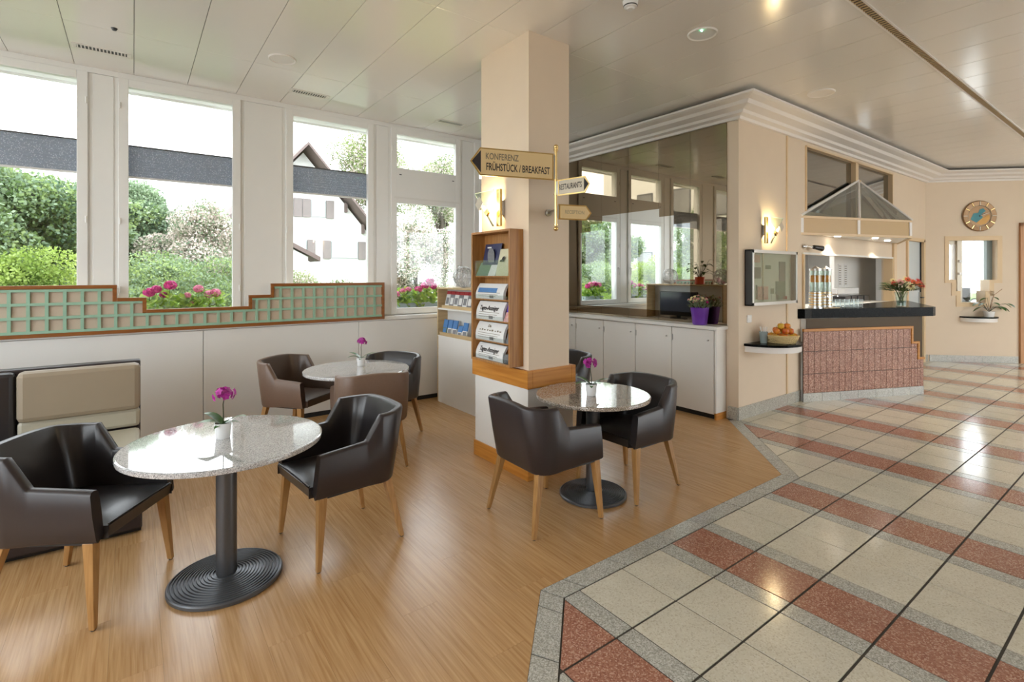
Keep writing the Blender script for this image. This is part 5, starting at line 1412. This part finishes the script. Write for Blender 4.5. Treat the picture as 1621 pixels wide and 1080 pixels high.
foliage('garden_tree', 'large green tree filling the leftmost window', (-2.0, 12.5, 2.5), (2.2, 1.5, 1.1), 20000, 'foliage', .15, .13, 'tree', 'garden trees', 1, 40, ['foliage_d', 'foliage'])
foliage('garden_shrub', 'lime green shrub low in the leftmost window', (-1.7, 9.6, 1.35), (1.5, .8, .75), 9000, 'foliage_y', .09, .04, 'shrub', 'garden shrubs', 2, 30)
foliage('garden_shrub', 'green hedge shrub low behind the second window', (.6, 10.2, 1.2), (1.5, .9, .75), 9000, 'foliage_d', .09, .04, 'shrub', 'garden shrubs', 3, 30, ['foliage_d', 'foliage'])
foliage('garden_tree', 'grey-green tree at the left of the second window', (-.3, 13.4, 2.5), (1.15, .9, 1.15), 10000, 'foliage_d', .13, .1, 'tree', 'garden trees', 4, 30)
foliage('blossom_bush', 'pale blossoming bush at the right of the second window', (1.35, 12.2, 2.15), (1.15, .9, .95), 12000, 'foliage_w', .10, .06, 'bush', 'blossoming bushes', 5, 30, ['foliage_w', 'foliage_w', 'foliage_d'])
foliage('blossom_bush', 'pale blossoming bush filling the divided window', (5.6, 11.6, 2.0), (1.1, .9, 1.3), 9000, 'foliage_w', .10, .06, 'bush', 'blossoming bushes', 6, 30, ['foliage_w', 'foliage_w', 'foliage_d'])
foliage('garden_shrub', 'green shrub in front of the white house', (3.2, 11.2, 1.15), (1.1, .8, .75), 9000, 'foliage', .09, .04, 'shrub', 'garden shrubs', 7, 24, ['foliage', 'foliage_w'])
foliage('garden_tree', 'pale green tree right of the house roof', (7.6, 19.5, 5.6), (1.9, 1.4, 1.9), 9000, 'foliage', .16, .14, 'tree', 'garden trees', 8, 36, ['foliage', 'foliage_w'])
foliage('garden_tree', 'light green tree behind the upper pane of the divided window', (8.5, 15.5, 4.5), (1.5, 1.2, 1.2), 7000, 'foliage', .13, .12, 'tree', 'garden trees', 9, 30, ['foliage', 'foliage_w'])
for k, (hx, hy, lab) in enumerate(((-5.2, 16.5, 'tall hedge section behind the leftmost window tree'), (-1.6, 17.0, 'tall hedge section between the left windows'), (.5, 14.6, 'tall hedge section left of the white house'))):
    foliage('garden_hedge', lab, (hx, hy, 1.2), (1.9 if k < 2 else 1.2, .6, 1.25 if k < 2 else 1.0), 12000, 'foliage_d', .14, .05, 'hedge', 'garden hedges', 20 + k, 44, ['foliage_d', 'foliage'])
foliage('garden_tree', 'pale green tree beyond the stepped window by the clock', (17.5, 6.5, 3.2), (1.8, 1.8, 1.2), 9000, 'foliage_y', .16, .12, 'tree', 'garden trees', 31, 34, ['foliage_y', 'foliage_w'])
foliage('garden_tree', 'green tree seen in the mirror behind the divided windows', (-3.6, 9.4, 2.6), (1.2, .9, 1.4), 8000, 'foliage', .12, .1, 'tree', 'garden trees', 10, 30, ['foliage', 'foliage_d'])
foliage('garden_shrub', 'lime shrub seen in the mirror through the windows', (1.9, 8.7, .85), (.8, .5, .6), 6000, 'foliage_y', .07, .03, 'shrub', 'garden shrubs', 11, 24)
# white house with brown gable roof
ho = thing('gabled_house', (4.3, 17, 0), 'white gabled house with brown roof and grey shutters behind the garden', 'house')
HYf = 16.0
pk = (4.09, 5.40)
slope = (5.445 - 3.305) / (5.929 - 4.087)
xr = 6.9; xl = .9
wl = lambda x: pk[1] - .12 - slope * abs(x - pk[0])
MB().slab([(xl + .3, HYf, 0), (xr - .3, HYf, 0), (xr - .3, HYf, wl(xr - .3)), (pk[0], HYf, wl(pk[0])), (xl + .3, HYf, wl(xl + .3))], (0, 6, 0)).build('wall', 'housewall', ho)
for sg in (1, -1):
    xe = pk[0] + sg * 3.2; ze = pk[1] - slope * 3.2
    MB().slab([(pk[0], HYf - .6, pk[1]), (xe, HYf - .6, ze), (xe, HYf - .6, ze + .09), (pk[0], HYf - .6, pk[1] + .09)], (0, 7.2, 0)).build('roof_slope', 'roof', ho)
for x in (4.75, 5.35, 5.9, 3.5):
    zz = wl(x) - .02
    MB().slab([(x - .035, HYf, zz - .22), (x + .035, HYf, zz - .22), (x + .035, HYf, zz + .02), (x - .035, HYf, zz + .08)], (0, -.12, 0)).build('roof_bracket', 'roof', ho)
for (x0, x1, za, zb_) in ((4.30, 4.745, 3.37, 3.88), (3.45, 3.80, 3.37, 3.88), (4.90, 5.75, 2.13, 2.65), (3.70, 4.19, 2.15, 2.66)):
    wv = MB().box(x0, x1, HYf - .02, HYf + .02, za, zb_).build('window', 'zinc', ho)
    MB().box(x0 + .02, x1 - .02, HYf - .03, HYf - .02, za + .02, zb_ - .02).build('pane', 'paper', wv)
    for (s0_, s1_) in ((x0 - .24, x0 - .01), (x1 + .01, x1 + .24)):
        MB().box(s0_, s1_, HYf - .06, HYf - .02, za - .02, zb_ + .02).build('shutter', 'shutter', ho)
lr = thing('garden_shed', (3.2, 14.5, 0), 'low shed with sloping brown roof in front of the house', 'shed')
MB().slab([(2.0, 14.1, 3.05), (4.05, 14.1, 1.98), (4.05, 14.1, 2.10), (2.0, 14.1, 3.17)], (0, 1.0, 0)).build('roof', 'roof', lr)
MB().slab([(2.0, 14.2, 0), (3.75, 14.2, 0), (3.75, 14.2, 2.1), (2.0, 14.2, 3.0)], (0, .8, 0)).build('wall', 'housewall', lr)
# white apartment block seen only in the mirror
ab = thing('apartment_block', (-14, 14, 0), 'white apartment block with balconies seen in the mirror', 'building')
MB().box(-22, -10.5, 11.5, 20, 0, 12).build('wall', 'housewall', ab)
for fz in (1.0, 4.0, 7.0):
    for yy in (12.2, 14.4, 16.6):
        wv = MB().box(-10.52, -10.46, yy, yy + 1.0, fz + .3, fz + 1.8).build('window', 'darkgrey', ab)
        MB().box(-10.46, -10.45, yy + .05, yy + .95, fz + .35, fz + 1.75).build('pane', 'glass', wv)
    for xx in (-12.2, -14.6, -17):
        wv = MB().box(xx, xx + 1.0, 11.44, 11.52, fz + .3, fz + 1.8).build('window', 'darkgrey', ab)
        MB().box(xx + .05, xx + .95, 11.43, 11.44, fz + .35, fz + 1.75).build('pane', 'glass', wv)
    MB().box(-18, -11.5, 10.9, 11.5, fz - .1, fz + .02).build('balcony_floor', 'paving', ab)
    for q in range(28): MB().box(-18 + q * .23, -17.97 + q * .23, 10.9, 10.93, fz, fz + .9).build('balcony_bar', 'sash', ab)
    MB().box(-18, -11.5, 10.89, 10.94, fz + .9, fz + .95).build('balcony_rail', 'sash', ab)
# geraniums on the outer ledge
def geranium(x0, x1, label, flowers, seed, z=1.11, y=6.43):
    t = thing('geranium_planter', ((x0 + x1) / 2, y, z), label, 'plant', 'geraniums on the outer ledge')
    rr = random.Random(seed)
    mb = MB(); ins = .02
    mb.add([(x0 + ins, y - .06, z), (x1 - ins, y - .06, z), (x1 - ins, y + .06, z), (x0 + ins, y + .06, z), (x0, y - .08, z + .13), (x1, y - .08, z + .13), (x1, y + .08, z + .13), (x0, y + .08, z + .13)],
           [(3, 2, 1, 0), (4, 5, 6, 7), (0, 1, 5, 4), (1, 2, 6, 5), (2, 3, 7, 6), (3, 0, 4, 7)]); mb.build('trough', 'zinc', t, bevel=.01)
    nL = int((x1 - x0) / .004)
    mb = MB()
    for k in range(nL):
        x = rr.uniform(x0 - .02, x1 + .02); h = rr.uniform(.10, .33) * (1 - .5 * abs((x - (x0 + x1) / 2) / (x1 - x0)) ** 2)
        c = Vector((x, y + rr.uniform(-.11, .11), z + h)); n_ = Vector((rr.uniform(-.7, .7), rr.uniform(-1, .2), rr.uniform(.3, 1))).normalized()
        u = n_.orthogonal().normalized(); v_ = n_.cross(u); r = rr.uniform(.028, .05)
        mb.add([c + n_ * r * .15 * (-1) ** i + (u * math.cos(i * math.pi / 4) + v_ * math.sin(i * math.pi / 4)) * r for i in range(8)] + [c - n_ * r * .25], [(i, (i + 1) % 8, 8) for i in range(8)])
    mb.build('foliage', 'geraniumleaf', t, smooth=180, kind='stuff')
    for (fx, fh, mt, fr) in flowers:
        c0_ = Vector((fx, y - .03, z + fh))
        MB().tube([(fx + rr.uniform(-.03, .03), y, z + .1), tuple(c0_)], .004, 5).build('flower_stem', 'geraniumleaf', t)
        mb = MB()
        for k in range(46):
            d = Vector((rr.gauss(0, 1), rr.gauss(0, 1), rr.gauss(0, 1))).normalized()
            petal_flower(mb, c0_ + Vector((d.x * fr, d.y * fr, d.z * fr * .8)), d, fr * .42, 5, .9)
        mb.build('blossom', mt, t)
geranium(.10, .42, 'magenta geranium on the ledge at the left of the second window', [(.13, .33, 'magenta', .052), (.19, .36, 'magenta', .045), (.31, .40, 'magenta', .055), (.25, .30, 'magenta', .035)], 1)
geranium(.44, .80, 'pink geranium on the ledge at the right of the second window', [(.56, .36, 'pink', .045), (.46, .29, 'pink', .035), (.66, .30, 'pink', .045), (.72, .31, 'pink', .052), (.50, .20, 'pink', .03)], 2)
geranium(2.80, 3.10, 'pale pink geranium in a grey trough behind the divided window', [(2.83, .25, 'pink', .045), (2.92, .29, 'pink', .045), (3.0, .31, 'pink', .04)], 3)
geranium(3.12, 3.66, 'magenta geranium in a grey trough behind the divided window', [(3.15, .31, 'magenta', .05), (3.25, .36, 'magenta', .055), (3.33, .42, 'magenta', .055), (3.38, .35, 'magenta', .05), (3.46, .30, 'pink', .04)], 4)
geranium(4.02, 4.48, 'pink geranium behind the window hidden by the pillar, seen in the mirror', [(4.1, .33, 'pink', .05), (4.2, .35, 'magenta', .05), (4.3, .34, 'pink', .05), (4.38, .31, 'magenta', .045)], 5)
